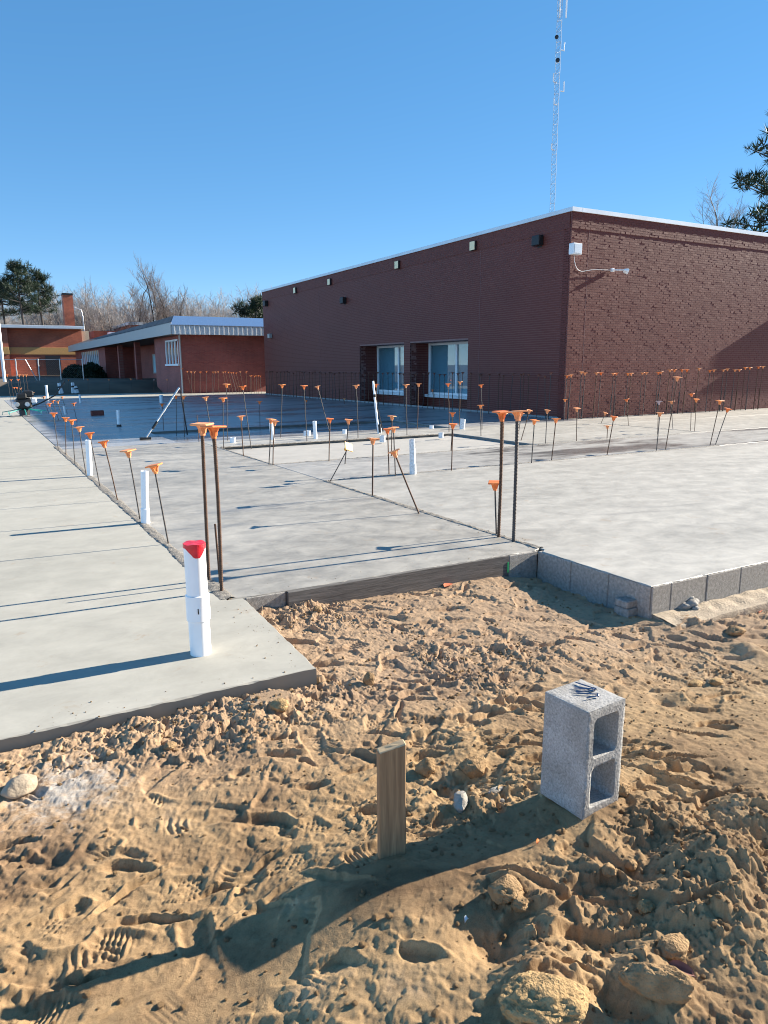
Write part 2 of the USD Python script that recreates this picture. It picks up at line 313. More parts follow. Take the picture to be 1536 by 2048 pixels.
M['needles'] = leafy('needles', (0.018, 0.035, 0.016), (0.055, 0.085, 0.035))

# sandy soil: tan with paler crusts, darker damp grains, a spill of pale cement dust at the left
dust = at(135, 1575, -0.07)
def soil(name, with_dust):
    nodes = {'g': ('geometry', {}), 'n1': ('noise_texture', {'scale': 2.2, 'detail': 6.0, 'roughness': 0.6, 'distortion': 0.6}),
             'n2': ('noise_texture', {'scale': 22.0, 'detail': 8.0, 'roughness': 0.72}), 'n3': ('noise_texture', {'scale': 260.0, 'detail': 3.0, 'roughness': 0.7}),
             'r1': ('rgb_ramp', {'ramp': [(0.28, (0.17, 0.104, 0.056)), (0.43, (0.315, 0.205, 0.108)), (0.60, (0.42, 0.280, 0.145)), (0.74, (0.475, 0.336, 0.205))]}),
             'r2': ('rgb_ramp', {'ramp': [(0.28, (0.62, 0.60, 0.58)), (0.48, (0.98, 0.98, 0.98)), (0.70, (1.12, 1.12, 1.10))]}),
             'r3': ('rgb_ramp', {'ramp': [(0.25, (0.72, 0.71, 0.70)), (0.5, (1, 1, 1)), (0.8, (1.16, 1.16, 1.16))]}),
             'sy': ('separate_xyz', {}), 'yr': ('map_range', {'range_type': 'smoothstep', 'from_min': 2.1, 'from_max': 3.3, 'to_min': 0.0, 'to_max': 0.6, 'clamp': True}), 'pk': ('mix', {'color2': (0.44, 0.305, 0.205)}), 'm1': ('mix', {'mix_type': 'multiply', 'fac': 0.9}), 'm2': ('mix', {'mix_type': 'multiply', 'fac': 0.9}),
             'dv': ('vector_math', {'math_type': 'distance', 'vector2': tuple(dust)}), 'dn': ('math', {'math_type': 'multiply_add', 'value2': -0.75}),
             'dm': ('map_range', {'range_type': 'smoothstep', 'from_min': -0.10, 'from_max': -0.42, 'to_min': 0.0, 'to_max': 0.75, 'clamp': True}),
             'm3': ('mix', {'color2': (0.44, 0.43, 0.40)}),
             'b1': ('bump', {'strength': 0.35, 'distance': 0.010}), 'b2': ('bump', {'strength': 0.6, 'distance': 0.003}), 'n6': ('noise_texture', {'scale': 85.0, 'detail': 6.0, 'roughness': 0.75}), 'b3': ('bump', {'strength': 0.5, 'distance': 0.006}),
             'p': ('principled_bsdf', {'roughness': 0.95, 'specular_ior_level': 0.15, 'diffuse_roughness': 0.5})}
    links = [('g.position', 'n1.vector'), ('g.position', 'n2.vector'), ('g.position', 'n3.vector'), ('n1.fac', 'r1.fac'), ('n2.fac', 'r2.fac'), ('n3.fac', 'r3.fac'),
             ('g.position', 'sy.vector'), ('sy.y', 'yr.value'), ('yr.result', 'pk.fac'), ('r1.color', 'pk.color1'), ('pk.color', 'm1.color1'), ('r2.color', 'm1.color2'), ('m1.color', 'm2.color1'), ('r3.color', 'm2.color2'),
             ('g.position', 'dv.vector1'), ('n2.fac', 'dn.value1'), ('dv.value', 'dn.value3'), ('dn.value', 'dm.value'),
             ('n2.fac', 'b1.height'), ('g.position', 'n6.vector'), ('n6.fac', 'b3.height'), ('b1.normal', 'b3.normal'), ('n3.fac', 'b2.height'), ('b3.normal', 'b2.normal'), ('b2.normal', 'p.normal')]
    if with_dust: links += [('dm.result', 'm3.fac'), ('m2.color', 'm3.color1'), ('m3.color', 'p.base_color')]
    else: links += [('m2.color', 'p.base_color')]
    return mat(name, nodes, links)
M['soil'] = soil('soil', True)
M['far_ground'] = plain('far_ground', (0.11, 0.082, 0.055), 0.95, var=0.35, scale=0.5)

# ---------------------------------------------------------------- ground sheet to the horizon
def ground_z(x, y):
    s = np.clip((y - 47.5) / 8, 0, 1); s = s * s * (3 - 2 * s)
    s2 = np.clip((y - 95) / 60, 0, 1)
    return -0.55 + 1.2 * s + 1.2 * s2
gx = np.unique(np.concatenate([np.linspace(-900, -60, 15), np.linspace(-60, 80, 57), np.linspace(80, 900, 15)]))
gy = np.unique(np.concatenate([np.linspace(-500, -10, 12), np.linspace(-10, 44, 20), np.linspace(44, 70, 40), np.linspace(70, 170, 30), np.linspace(170, 1500, 18)]))
X, Y = np.meshgrid(gx, gy, indexing='ij')
Z = ground_z(X, Y) + 0.14 * (meshkit.fbm(np.stack([X * 0.35, Y * 0.35, 0 * X], -1), 4, 3) - 0.5) * np.clip((Y - 46) / 4, 0, 1)
def grid_faces(nx, ny):
    i, j = np.meshgrid(np.arange(nx - 1), np.arange(ny - 1), indexing='ij')
    a = i * ny + j
    return np.vstack([np.stack([a, a + ny, a + ny + 1], -1).reshape(-1, 3), np.stack([a, a + ny + 1, a + 1], -1).reshape(-1, 3)])
single('ground', (np.stack([X, Y, Z], -1).reshape(-1, 3), grid_faces(*X.shape)), M['far_ground'], kind='structure', smooth=True)

# ---------------------------------------------------------------- dug-over sandy soil in front
ctrl = np.array([(-0.6, 3.2, -.07), (-.05, 3.15, -.062), (0.5, 3.15, -.06), (1.0, 3.12, -.055), (1.4, 3.1, -.075), (1.5, 3.4, -.10), (1.56, 4.0, -.12), (1.62, 4.5, -.11), (2.2, 4.5, -.145), (3.0, 4.5, -.165), (3.7, 4.5, -.18),
    (3.98, 4.45, -.235), (3.95, 3.9, -.25), (3.97, 3.4, -.25), (4.2, 3.2, -.235), (3.3, 4.0, -.19), (2.6, 3.9, -.16), (2.1, 3.6, -.13), (3.3, 3.2, -.20), (2.7, 2.9, -.15), (2.0, 2.7, -.085), (3.2, 2.6, -.22), (4.2, 2.6, -.31), (5.5, 2.6, -.32), (6.5, 2.6, -.33), (5, 2.0, -.30), (3.6, 2.0, -.22),
    (2.6, 2.0, -.10), (2.2, 2.0, -.05), (1.75, 1.72, .03), (1.62, 1.60, .034), (1.85, 1.57, .040), (1.9, 1.8, .02), (1.46, 1.7, -.002), (1.3, 1.7, -.003), (1.05, 1.77, .004), (0.87, 1.7, .0), (0.70, 1.68, -.045), (.525, 1.72, -.092), (0.2, 1.8, -.10), (0.0, 1.8, -.095), (-0.4, 1.9, -.09), (-0.5, 1.2, -.10),
    (0.2, 1.3, -.08), (0.6, 1.3, -.02), (1.0, 1.35, .02), (0.0, 0.1, -.05), (1.0, 0.1, .0), (2.0, 0.1, .0), (3.2, 0.1, -.08), (5.0, 0.1, -.2), (8.0, 0.3, -.3), (1.4, 1.3, .03), (1.75, 1.3, .045), (2.1, 1.4, .04), (2.3, 1.2, .03), (1.6, 0.9, .04), (1.0, 0.9, .03), (0.4, 0.8, -.03), (1.3, 2.1, -.045), (0.9, 2.2, -.075), (0.3, 2.4, -.085), (0.6, 2.8, -.075), (1.2, 2.7, -.07), (1.6, 2.3, -.055), (2.6, 1.4, -.02), (3.2, 1.2, -.10), (5, 1, -.25), (-.5, 2.5, -.085), (1.55, 2.9, -.085)])
base_rbf = RBFInterpolator(ctrl[:, :2], ctrl[:, 2], kernel='thin_plate_spline', smoothing=0.0008)
def spaced(*segs):
    out = [segs[0][0]]
    for a, b, s in segs: out += list(np.linspace(a, b, max(2, int((b - a) / s) + 1))[1:])
    return np.array(out)
dx = spaced((-0.9, -0.35, 0.02), (-0.35, 2.35, 0.0044), (2.35, 4.2, 0.0085), (4.2, 8.0, 0.018))
dy = spaced((0.1, 0.55, 0.03), (0.55, 0.8, 0.01), (0.8, 2.3, 0.0044), (2.3, 3.35, 0.0065), (3.35, 4.75, 0.0085))
X, Y = np.meshgrid(dx, dy, indexing='ij')
cx, cy_ = np.meshgrid(np.linspace(-0.9, 8, 120), np.linspace(.1, 4.75, 80), indexing='ij')
from scipy.interpolate import RegularGridInterpolator
cb = base_rbf(np.stack([cx.ravel(), cy_.ravel()], 1)).reshape(cx.shape)
BASE = RegularGridInterpolator((np.linspace(-0.9, 8, 120), np.linspace(.1, 4.75, 80)), cb, bounds_error=False, fill_value=None)
P2 = np.stack([X.ravel(), Y.ravel()], 1)
P3 = np.stack([X, Y, 0 * X], -1)
Z = BASE(P2).reshape(X.shape)
fb = lambda f, o, s: meshkit.fbm(P3 * f + 11.0, o, s)
rough = np.clip((fb(1.6, 3, 21) - 0.50) * 3.6, 0.04, 1.0)                 # where the soil is cloddy rather than trodden
rough = np.maximum(rough, 0.72 * np.clip(1.2 - np.hypot((X - 1.75) / 0.75, (Y - 1.15) / 0.45), 0, 1))
edge_near = np.exp(-np.maximum(0, 3.24 - Y) / 0.16) * (X < 1.55) + np.exp(-np.maximum(0, 4.58 - Y) / 0.12) * ((X > 1.5) & (X < 3.4))
rough = np.clip(rough + 0.22 * edge_near, 0, 1)
Z += 0.040 * (fb(2.4, 3, 1) - 0.5)
rid = 1 - np.abs(2 * fb(5.0, 4, 2) - 1)
Z += 0.022 * (rid - 0.75) * (0.42 + rough)
Z += 0.018 * (fb(13.0, 4, 5) - 0.5) * (0.5 + rough)
Z += 0.010 * (fb(42.0, 3, 6) - 0.5) * (0.5 + rough)
pit = fb(19.0, 3, 71); Z -= 0.018 * np.clip(pit - 0.62, 0, 1) * 3 * (0.4 + rough)
def plates(density, seed, tilt, lift):
    g = np.random.default_rng(seed)
    n = int(density * 8.9 * 4.2); c = np.stack([g.uniform(-0.9, 8, n), g.uniform(0.55, 4.75, n)], 1)
    w = np.stack([(fb(9.0, 3, seed + 1) - .5).ravel(), (fb(9.0, 3, seed + 2) - .5).ravel()], 1) * 0.10
    q = P2 + w
    d, k = cKDTree(c).query(q)
    sl = g.normal(0, tilt, (n, 2)); h = g.normal(0, lift, n)
    return (h[k] + ((q - c[k]) * sl[k]).sum(1)).reshape(X.shape)
rough2 = np.clip(rough * 1.3, 0.14, 1)
Z += plates(60, 91, 0.10, 0.004) * rough2 * 0.6
Z += plates(420, 95, 0.20, 0.0026) * rough2
def clods(density, rmin, rmax, seed, h, power=1.5):
    g = np.random.default_rng(seed)
    n = int(density * 8.9 * 4.2)
    c = np.stack([g.uniform(-0.9, 8, n), g.uniform(0.55, 4.75, n)], 1)
    c = c[(c[:, 0] < 4.5) | (g.random(n) < 0.4)]
    r = rmin + (rmax - rmin) * g.random(len(c)) ** power
    t = cKDTree(c)
    d, k = t.query(P2, k=3, distance_upper_bound=rmax)
    k = np.minimum(k, len(c) - 1)
    q = np.clip(1 - (d / r[k]) ** 2, 0, 1)
    lump = np.max(np.sqrt(q) * r[k] * h, axis=1)
    return lump.reshape(X.shape)
wob = 0.55 + 0.9 * fb(30.0, 3, 9)
Z += clods(26, 0.010, 0.034, 31, 0.55, 3.0) * np.clip(rough * 1.25 - 0.35, 0, 1) * wob
Z += clods(380, 0.005, 0.017, 32, 0.75, 1.8) * np.clip(rough * 1.4 - 0.12, 0.0, 1) * wob
Z += clods(2600, 0.003, 0.009, 33, 0.8, 1.4) * np.clip(rough * 1.4, 0.12, 1)
# scuffs: long shallow hollows with one crisp lip, left by heels and boards
g = np.random.default_rng(15)
for k in range(430):
    c0, c1 = (g.uniform(1.5, 5.5), g.uniform(1.7, 4.5)) if k < 260 else (g.uniform(-0.4, 2.4), g.uniform(0.9, 3.1))
    th, la, wa = g.normal(-0.35, 0.55), g.uniform(0.035, 0.13), g.uniform(0.012, 0.035)
    i0, i1 = np.searchsorted(dx, [c0 - .2, c0 + .2]); j0, j1 = np.searchsorted(dy, [c1 - .2, c1 + .2])
    if i1 - i0 < 2 or j1 - j0 < 2: continue
    sl = np.s_[i0:i1, j0:j1]
    u = (X[sl] - c0) * math.cos(th) + (Y[sl] - c1) * math.sin(th); v = -(X[sl] - c0) * math.sin(th) + (Y[sl] - c1) * math.cos(th)
    v = v + 0.5 * wa * np.sin(u * 23 + k) + (wob[sl] - 1) * 0.02
    q = np.sqrt((u / la) ** 2 + (v / wa) ** 2)
    dep = g.uniform(0.006, 0.022)
    Z[sl] += -dep * (1 / (1 + np.exp(np.clip((q - 1) * 9, -30, 30)))) * (1 + 0.6 * v / wa * (q < 1.2)) + dep * 0.45 * np.exp(-((q - 1.35) / .28) ** 2) * (v > 0)
# boot prints: pressed soles with lugs and a pushed-up rim
prints = []
worn = np.clip((fb(8.0, 4, 81) - 0.36) * 5.0, 0, 1)
g = np.random.default_rng(5)
for k in range(170):
    if k < 90: c = (g.uniform(1.6, 4.1), g.uniform(2.1, 4.4))
    else: c = (g.uniform(-0.35, 1.7), g.uniform(0.95, 2.95))
    prints.append((c[0], c[1], g.uniform(0, 2 * np.pi) if k % 3 else g.normal(0.4, 0.3), g.choice([0, 1, 2]), g.uniform(0.008, 0.02)))
for px_, py_, th, kind, dep in prints:
    sel = np.where((np.abs(X - px_) < 0.2) & (np.abs(Y - py_) < 0.2))
    if len(sel[0]) == 0: continue
    u = (X[sel] - px_) * math.cos(th) + (Y[sel] - py_) * math.sin(th)
    v = -(X[sel] - px_) * math.sin(th) + (Y[sel] - py_) * math.cos(th)
    half = 0.046 - 0.009 * np.cos(u / 0.29 * 2 * np.pi + 0.4) - 0.010 * np.clip(np.abs(u) - 0.09, 0, 1) / 0.05
    sd = np.maximum(np.abs(v) - half, np.abs(u) - 0.145)
    inside = 1 / (1 + np.exp(np.clip(sd / 0.0028, -30, 30)))
    if kind == 0: lug = np.tanh(2.2 * np.sin(u * 2 * np.pi / 0.027 + np.abs(v) * 60))
    elif kind == 1: lug = 0.6 - 3.2 * np.clip(np.cos(u * 2 * np.pi / 0.030) * np.cos(v * 2 * np.pi / 0.026) - 0.35, 0, 1)
    else: lug = np.tanh(2.2 * np.sin(u * 2 * np.pi / 0.017 + 25 * v))
    rim = np.exp(-((sd - 0.012) / 0.009) ** 2)
    z0 = np.median(Z[sel][sd < 0]) if (sd < 0).any() else 0
    press = Z[sel] * 0.45 + z0 * 0.55 - dep * 0.7 + 0.0042 * lug * worn[sel] * (0.5 + 0.5 * np.tanh(4 * np.sin(u * 13 + k)))
    mix = inside * np.clip(worn[sel] * 1.5 - 0.1, 0, 1)
    Z[sel] = Z[sel] * (1 - mix) + press * mix + 0.008 * rim * worn[sel] * (0.4 + 0.6 * np.sin(np.arctan2(v, u) * 1.5 + th))
Z += 0.0045 * (fb(70.0, 3, 16) - 0.5) + 0.006 * (fb(28.0, 3, 17) - 0.5)
# hollows and humps that can be told apart in the photograph: (pixel, radius, height)
Z += 0.016 * edge_near * (X < 1.5) * (0.4 + 1.2 * fb(9.0, 3, 55))
def hump(px, py, r, h, zz=-0.1, ax=1.0):
    c = at(px, py, zz)
    d = np.hypot((X - c[0]) / ax, Y - c[1]) / r
    w = np.exp(-np.clip(d, 0, 4) ** 2 * 1.6) * (0.7 + 0.6 * fb(18.0, 2, 40))
    return h * w
for a in [(545, 1410, .13, .045, -.07), (420, 1500, .05, -.03, -.08), (705, 1365, .05, .03, -.08), (1020, 1780, .09, .045, .0), (1090, 1980, .13, .06, .03), (1310, 1960, .12, .045, .04), (1290, 1700, .10, -.05, .0), (1380, 1370, .1, .035, -.12), (1330, 1385, .06, -.04, -.12),
          (900, 1560, .12, -.04, -.03), (945, 1610, .06, .02, -.03), (1500, 1290, .13, .06, -.25), (1440, 1570, .12, -.055, -.06), (1500, 1650, .14, .05, -.03), (820, 1740, .07, .03, 0.0), (100, 1720, .06, -.03, -.09), (620, 1210, .10, .03, -.13), (1210, 1880, .09, -.045, .03), (980, 1880, .10, -.04, .02), (1440, 1840, .2, .05, .04), (60, 2000, .1, -.04, -.08), (1450, 1740, .17, .075, .04), (1275, 1745, .08, -.045, .02), (1235, 1990, .07, -.05, .04), (1000, 1870, .07, -.035, .02), (1110, 1830, .08, .035, .02)]:
    Z += hump(*a)
# calm where things stand
w = np.exp(-((Y - 1.69) / 0.15) ** 4) * np.clip((X + 0.2) / .2, 0, 1) * np.clip((1.75 - X) / .2, 0, 1) * 0.72
Z = Z * (1 - w) + BASE(P2).reshape(X.shape) * w
for c0, r in (((1.745, 1.685), 0.15), ((1.035, 1.80), 0.05)):
    w = np.exp(-(np.hypot(X - c0[0], Y - c0[1]) / r) ** 4)
    Z = Z * (1 - w) + (BASE(P2).reshape(X.shape) + 0.004 * (fb(40, 3, 8) - .5)) * w
under_slab = ((X < 1.46) & (Y > 3.24)) | (Y > 4.585) | ((X > 4.09) & (Y > 3.34))
Z = np.where(under_slab, np.minimum(Z, -0.2), Z)
Z = np.where((X > -0.9) & (X < 1.42) & (Y > 3.0), np.minimum(Z, -0.022), Z)
F = grid_faces(*X.shape)
us = under_slab.ravel()
deep = ((X < 1.30) & (Y > 3.4)) | (Y > 4.72) | ((X > 4.3) & (Y > 3.5))
F = F[~deep.ravel()[F].all(1)]
keep, F = np.unique(F, return_inverse=True); F = F.reshape(-1, 3)
single('sandy_soil', (np.stack([X, Y, Z], -1).reshape(-1, 3)[keep], F), M['soil'], label=None, kind='structure', smooth=True)
SOILZ = RegularGridInterpolator((dx, dy), Z, bounds_error=False, fill_value=-0.2)
def soil_at(px, py):
    """the point of the soil seen at a pixel"""
    d = ray(px, py)
    t = np.linspace(0.8, 8, 4000)
    p = CAM + t[:, None] * d
    h = SOILZ(p[:, :2])
    k = np.argmax(p[:, 2] < h)
    return p[k]
# outer skirt of the same soil so the ground goes on outside the picture
sk = [box(-25, -0.9, 0.0, 3.2, -0.5, -0.09), box(8.0, 40, 0.1, 3.3, -0.6, -0.33), box(-25, -.9, -12, 0.0, -0.6, -0.095), box(-.9, 40, -12, 0.1, -0.6, -0.34)]
single('bare_earth', cat_(sk), M['soil'], kind='structure')

# crumbs of soil
def crumbs():
    path = free('/World', 'soil_crumbs')
    pi = UsdGeom.PointInstancer.Define(stage, path)
    protos = []
    for k in range(4):
        q = usdkit.mesh(stage, f'{path}/crumb_{k}', rock((0, 0, 0), (1, .85, .7), 300 + k, 0.4, 1), M['clod'], smooth=False)
        protos.append(q.GetPath())
    pi.CreatePrototypesRel().SetTargets(protos)
    g = np.random.default_rng(77)
    n = 17000
    p = np.stack([g.uniform(-0.35, 4.1, n), g.uniform(0.85, 4.5, n)], 1)
    rr = RegularGridInterpolator((dx, dy), rough, bounds_error=False, fill_value=0)(p)
    ok = (g.random(n) < 0.16 + rr ** 1.5) & ~(((p[:, 0] < 1.48) & (p[:, 1] > 3.2)) | ((p[:, 0] > 4.05) & (p[:, 1] > 3.3)))
    p = p[ok]; n = len(p)
    s = 0.0022 + 0.0095 * g.random(n) ** 3.2
    z = SOILZ(p) + s * 0.35
    # a few kicked up on to the slab edges and along the joints
    k = 260; q = np.zeros((k, 2)); pick_ = g.integers(0, 5, k); off = np.abs(g.normal(0, .10, k)); along = g.random(k)
    q[:, 0] = np.select([pick_ == 0, pick_ == 1, pick_ == 2, pick_ == 3], [-.4 + 1.8 * along, 1.42 - off, 1.378 + g.normal(0, .05, k), 4.146 + g.normal(0, .05, k)], 1.5 + 2.5 * along)
    q[:, 1] = np.select([pick_ == 0, pick_ == 1, pick_ == 2, pick_ == 3], [3.26 + off, 3.3 + 1.3 * along, 4.6 + 8 * along ** 2, 4.6 + 4.4 * along], 4.61 + off)
    sq = 0.0012 + 0.0045 * g.random(k) ** 4
    p = np.vstack([p, q]); s = np.concatenate([s, sq]); z = np.concatenate([z, sq * .5]); n = len(p)
    pi.CreatePositionsAttr(Vt.Vec3fArray.FromNumpy(np.column_stack([p, z]).astype(np.float32)))
    pi.CreateScalesAttr(Vt.Vec3fArray.FromNumpy((s[:, None] * g.uniform(.7, 1.3, (n, 3))).astype(np.float32)))
    a = g.uniform(0, 2 * np.pi, n)
    pi.CreateOrientationsAttr(Vt.QuathArray([Gf.Quath(float(math.cos(t / 2)), 0, 0, float(math.sin(t / 2))) for t in a]))
    pi.CreateProtoIndicesAttr(Vt.IntArray.FromNumpy(g.integers(0, 4, n).astype(np.int32)))
    tag(pi.GetPrim(), kind='stuff', label='small crumbs of sandy soil strewn over the dug ground', category='soil crumbs')
crumbs()

# ---------------------------------------------------------------- slabs
def plate(poly, z0, z1, name, material, chips=False, chamfer=0.006):
    """a slab with a softened top edge; poly counter-clockwise"""
    from shapely.geometry import Polygon
    pg = Polygon(poly)
    a = np.array(pg.exterior.coords)[:-1]
    if not pg.exterior.is_ccw: a = a[::-1]
    if chips:
        q = []
        for i in range(len(a)):
            p0, p1 = a[i], a[(i + 1) % len(a)]; L = np.linalg.norm(p1 - p0)
            near = min(np.hypot(*p0), np.hypot(*p1)) < 7
            n0, n1 = np.hypot(*p0) < 7, np.hypot(*p1) < 7
            ts = np.linspace(0, 1, max(2, int(L / .028)))[:-1] if L < 12 and (n0 or n1) else np.concatenate([[0], np.arange(.03, 6, .028) / L if n0 else [], (1 - np.arange(6, .02, -.028) / L) if n1 and not n0 else []])
            q += [p0 + (p1 - p0) * t for t in ts]
        a = np.array(q)
    e0 = a - np.roll(a, 1, 0); e1 = np.roll(a, -1, 0) - a
    e0 /= np.linalg.norm(e0, axis=1)[:, None]; e1 /= np.linalg.norm(e1, axis=1)[:, None]
    nn = np.column_stack([-(e0[:, 1] + e1[:, 1]), e0[:, 0] + e1[:, 0]]); nn /= (1 + (e0 * e1).sum(1))[:, None].clip(.3)
    ch = np.full(len(a), chamfer)
    if chips: ch = chamfer * (0.4 + 3.2 * np.clip(meshkit.fbm(np.column_stack([a * 14, 0 * a[:, 0]]), 3, 4) - .35, 0, 1))
    b = a + nn * ch[:, None]
    n = len(a)
    V = np.vstack([np.column_stack([a, np.full(n, z0)]), np.column_stack([a, z1 - ch]), np.column_stack([b, np.full(n, z1)])])
    F = []
    for k in range(2):
        for i in range(n):
            i2 = (i + 1) % n
            F += [[k * n + i, k * n + i2, (k + 1) * n + i2], [k * n + i, (k + 1) * n + i2, (k + 1) * n + i]]
    tri_v, tri_f = trimesh.creation.triangulate_polygon(Polygon(b), engine='earcut')
    V2 = np.column_stack([tri_v, np.full(len(tri_v), z1)])
    mesh = cat_([trimesh.Trimesh(V, np.array(F), process=False), trimesh.Trimesh(V2, tri_f, process=False)])
    return single(name, mesh, material, kind='structure')
def rect(x0, x1, y0, y1): return [(x0, y0), (x1, y0), (x1, y1), (x0, y1)]
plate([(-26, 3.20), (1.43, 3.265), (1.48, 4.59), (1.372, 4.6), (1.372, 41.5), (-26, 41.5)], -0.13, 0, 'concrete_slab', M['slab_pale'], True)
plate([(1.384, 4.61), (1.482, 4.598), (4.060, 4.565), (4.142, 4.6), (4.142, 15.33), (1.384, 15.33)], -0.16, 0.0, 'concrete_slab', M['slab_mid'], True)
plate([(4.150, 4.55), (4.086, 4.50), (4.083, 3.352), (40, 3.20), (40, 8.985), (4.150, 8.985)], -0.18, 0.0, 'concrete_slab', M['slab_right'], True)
plate(rect(4.150, 40, 8.995, 11.02), -0.18, 0.0, 'concrete_slab', M['slab_damp'])
plate(rect(9.775, 40, 11.03, 13.99), -0.18, 0.0, 'concrete_slab', M['slab_right'])
plate(rect(4.0, 9.9, 10.9, 14.1), -0.3, -0.055, 'sunken_slab', M['slab_sunk'])
plate(rect(4.150, 15.165, 14.0, 15.33), -0.18, 0.0, 'concrete_slab', M['slab_right'])
plate(rect(15.17, 40, 14.0, 16.0), -0.18, 0.0, 'concrete_slab', M['slab_right'])
plate(rect(3.6, 10.9, 15.25, 18.6), -0.3, -0.06, 'sunken_slab', M['slab_wet'])
plate(rect(1.384, 3.70, 15.34, 41.5), -0.18, 0.0, 'concrete_slab', M['slab_wet'])
plate(rect(10.71, 15.165, 15.34, 18.42), -0.18, 0.0, 'concrete_slab', M['slab_wet'])
plate(rect(3.71, 15.165, 18.43, 41.5), -0.18, 0.0, 'concrete_slab', M['slab_wet'])
plate(rect(-26, 16.6, 41.51, 47.6), -0.18, 0.0, 'concrete_slab', M['slab_pale'])

# rough strips where one pour meets the next
def joint(x0, y0, x1, y1, w, h, seed):
    L = math.hypot(x1 - x0, y1 - y0); n = int(L / 0.02) + 2; mcols = 7
    t = np.linspace(0, 1, n); s = np.linspace(-1, 1, mcols)
    T, S = np.meshgrid(t, s, indexing='ij')
    ux, uy = (x1 - x0) / L, (y1 - y0) / L
    ww = w * (0.55 + 0.9 * meshkit.fbm(np.stack([T * L * 3, 0 * T, 0 * T + seed], -1), 3, seed))
    px_, py_ = x0 + ux * T * L - uy * S * ww, y0 + uy * T * L + ux * S * ww
    q = np.stack([px_ * 30, py_ * 30, 0 * px_], -1)
    nz = meshkit.fbm(q, 3, seed)
    z = np.where(np.abs(S) > 0.99, -0.004, 0.0035 + h * np.clip(nz - 0.42, 0, 1) * 2.4 * (1 - S ** 2))
    return (np.stack([px_, py_, z], -1).reshape(-1, 3), grid_faces(n, mcols))
for k, a in enumerate([(1.378, 4.62, 1.378, 16, .055, .012), (4.146, 4.6, 4.146, 9.0, .045, .014), (4.2, 8.99, 12.6, 8.99, .03, .010), (4.15, 11.02, 9.7, 11.02, .03, .009), (4.2, 13.99, 9.7, 13.99, .035, .018), (9.8, 11.02, 14.0, 11.02, .025, .008), (14.83, 11.1, 14.83, 14.3, .03, .006), (4.14, 11.0, 4.14, 14.4, .03, .01)]):
    v, f = joint(*a, k + 3)
    single('slab_joint', (v, f), M['joint_grit'], kind='structure', smooth=True)

# concrete block stem wall round the right-hand slab, with the wooden form between
sw = thing('block_foundation', 'low course of grey concrete blocks edging the right-hand slab above the dug soil', 'foundation wall', (4.08, 3.34, -0.3))
def cmu_run(p0, p1, thick, z0, z1, first=0.4):
    p0, p1 = np.array(p0, float), np.array(p1, float); L = np.linalg.norm(p1 - p0); u = (p1 - p0) / L; nrm = np.array([u[1], -u[0]])
    s = 0.0; k = 0
    while s < L - 0.02:
        ln = min(first if k == 0 else 0.40, L - s)
        o = rng.normal(0, 0.0018)
        b = bbox(s + 0.004, s + ln - 0.004, -thick, o, z0, z1 + rng.normal(0, 0.001), 0.005)
        v = np.array(b.vertices)
        w = np.column_stack([p0[0] + u[0] * v[:, 0] + nrm[0] * v[:, 1], p0[1] + u[1] * v[:, 0] + nrm[1] * v[:, 1], v[:, 2]])
        part(sw, 'block', (w, b.faces), M['cmu'])
        s += ln; k += 1
    mb = box(0, L, -thick, -0.009, z0, z1 - 0.004); v = np.array(mb.vertices)
    part(sw, 'mortar_bed', (np.column_stack([p0[0] + u[0] * v[:, 0] + nrm[0] * v[:, 1], p0[1] + u[1] * v[:, 0] + nrm[1] * v[:, 1], v[:, 2]]), mb.faces), M['mortar'])
cmu_run((4.078, 4.55), (4.080, 3.350), 0.10, -0.30, -0.007, 0.40)
cmu_run((4.09, 3.345), (9.5, 3.322), 0.10, -0.30, -0.007, 0.2)
cmu_run((3.775, 4.558), (4.088, 4.556), 0.10, -0.30, -0.007)
cmu_run((1.492, 4.586), (1.79, 4.582), 0.10, -0.30, -0.007)
fb_ = thing('form_board', 'dark weathered wooden form board along the front edge of the middle slab', 'board', (2.78, 4.56, -0.2))
def rough_board(x0, x1, y0, y1, z0, z1):
    n = 60
    xs = np.linspace(x0, x1, n); zt = z1 + 0.004 * (meshkit.noise(np.stack([xs * 9, 0 * xs, 0 * xs], -1), 2) - .5); yo = 0.004 * (meshkit.noise(np.stack([xs * 3, 0 * xs + 4, 0 * xs], -1), 3) - .5)
    V = np.vstack([np.column_stack([xs, y0 + yo, 0 * xs + z0]), np.column_stack([xs, y0 + yo, zt - .003]), np.column_stack([xs, y0 + yo + .004, zt]), np.column_stack([xs, y1 + 0 * xs, zt])])
    F = []
    for r in range(3):
        for i in range(n - 1):
            a = r * n + i; F += [[a, a + 1, a + n + 1], [a, a + n + 1, a + n]]
    e = box(x0, x1, y0 + .006, y1, z0, z1 - .006)
    return cat_([trimesh.Trimesh(V, np.array(F), process=False), e])
part(fb_, 'board', rough_board(1.795, 3.77, 4.553, 4.592, -0.25, -0.004), M['board_wood'])
gp = at(1006, 1150, -0.11)
part(fb_, 'paint_mark', box(3.755, 3.768, 4.549, 4.5525, -0.15, -0.06), M['green_paint'], label='green paint mark at the right end')

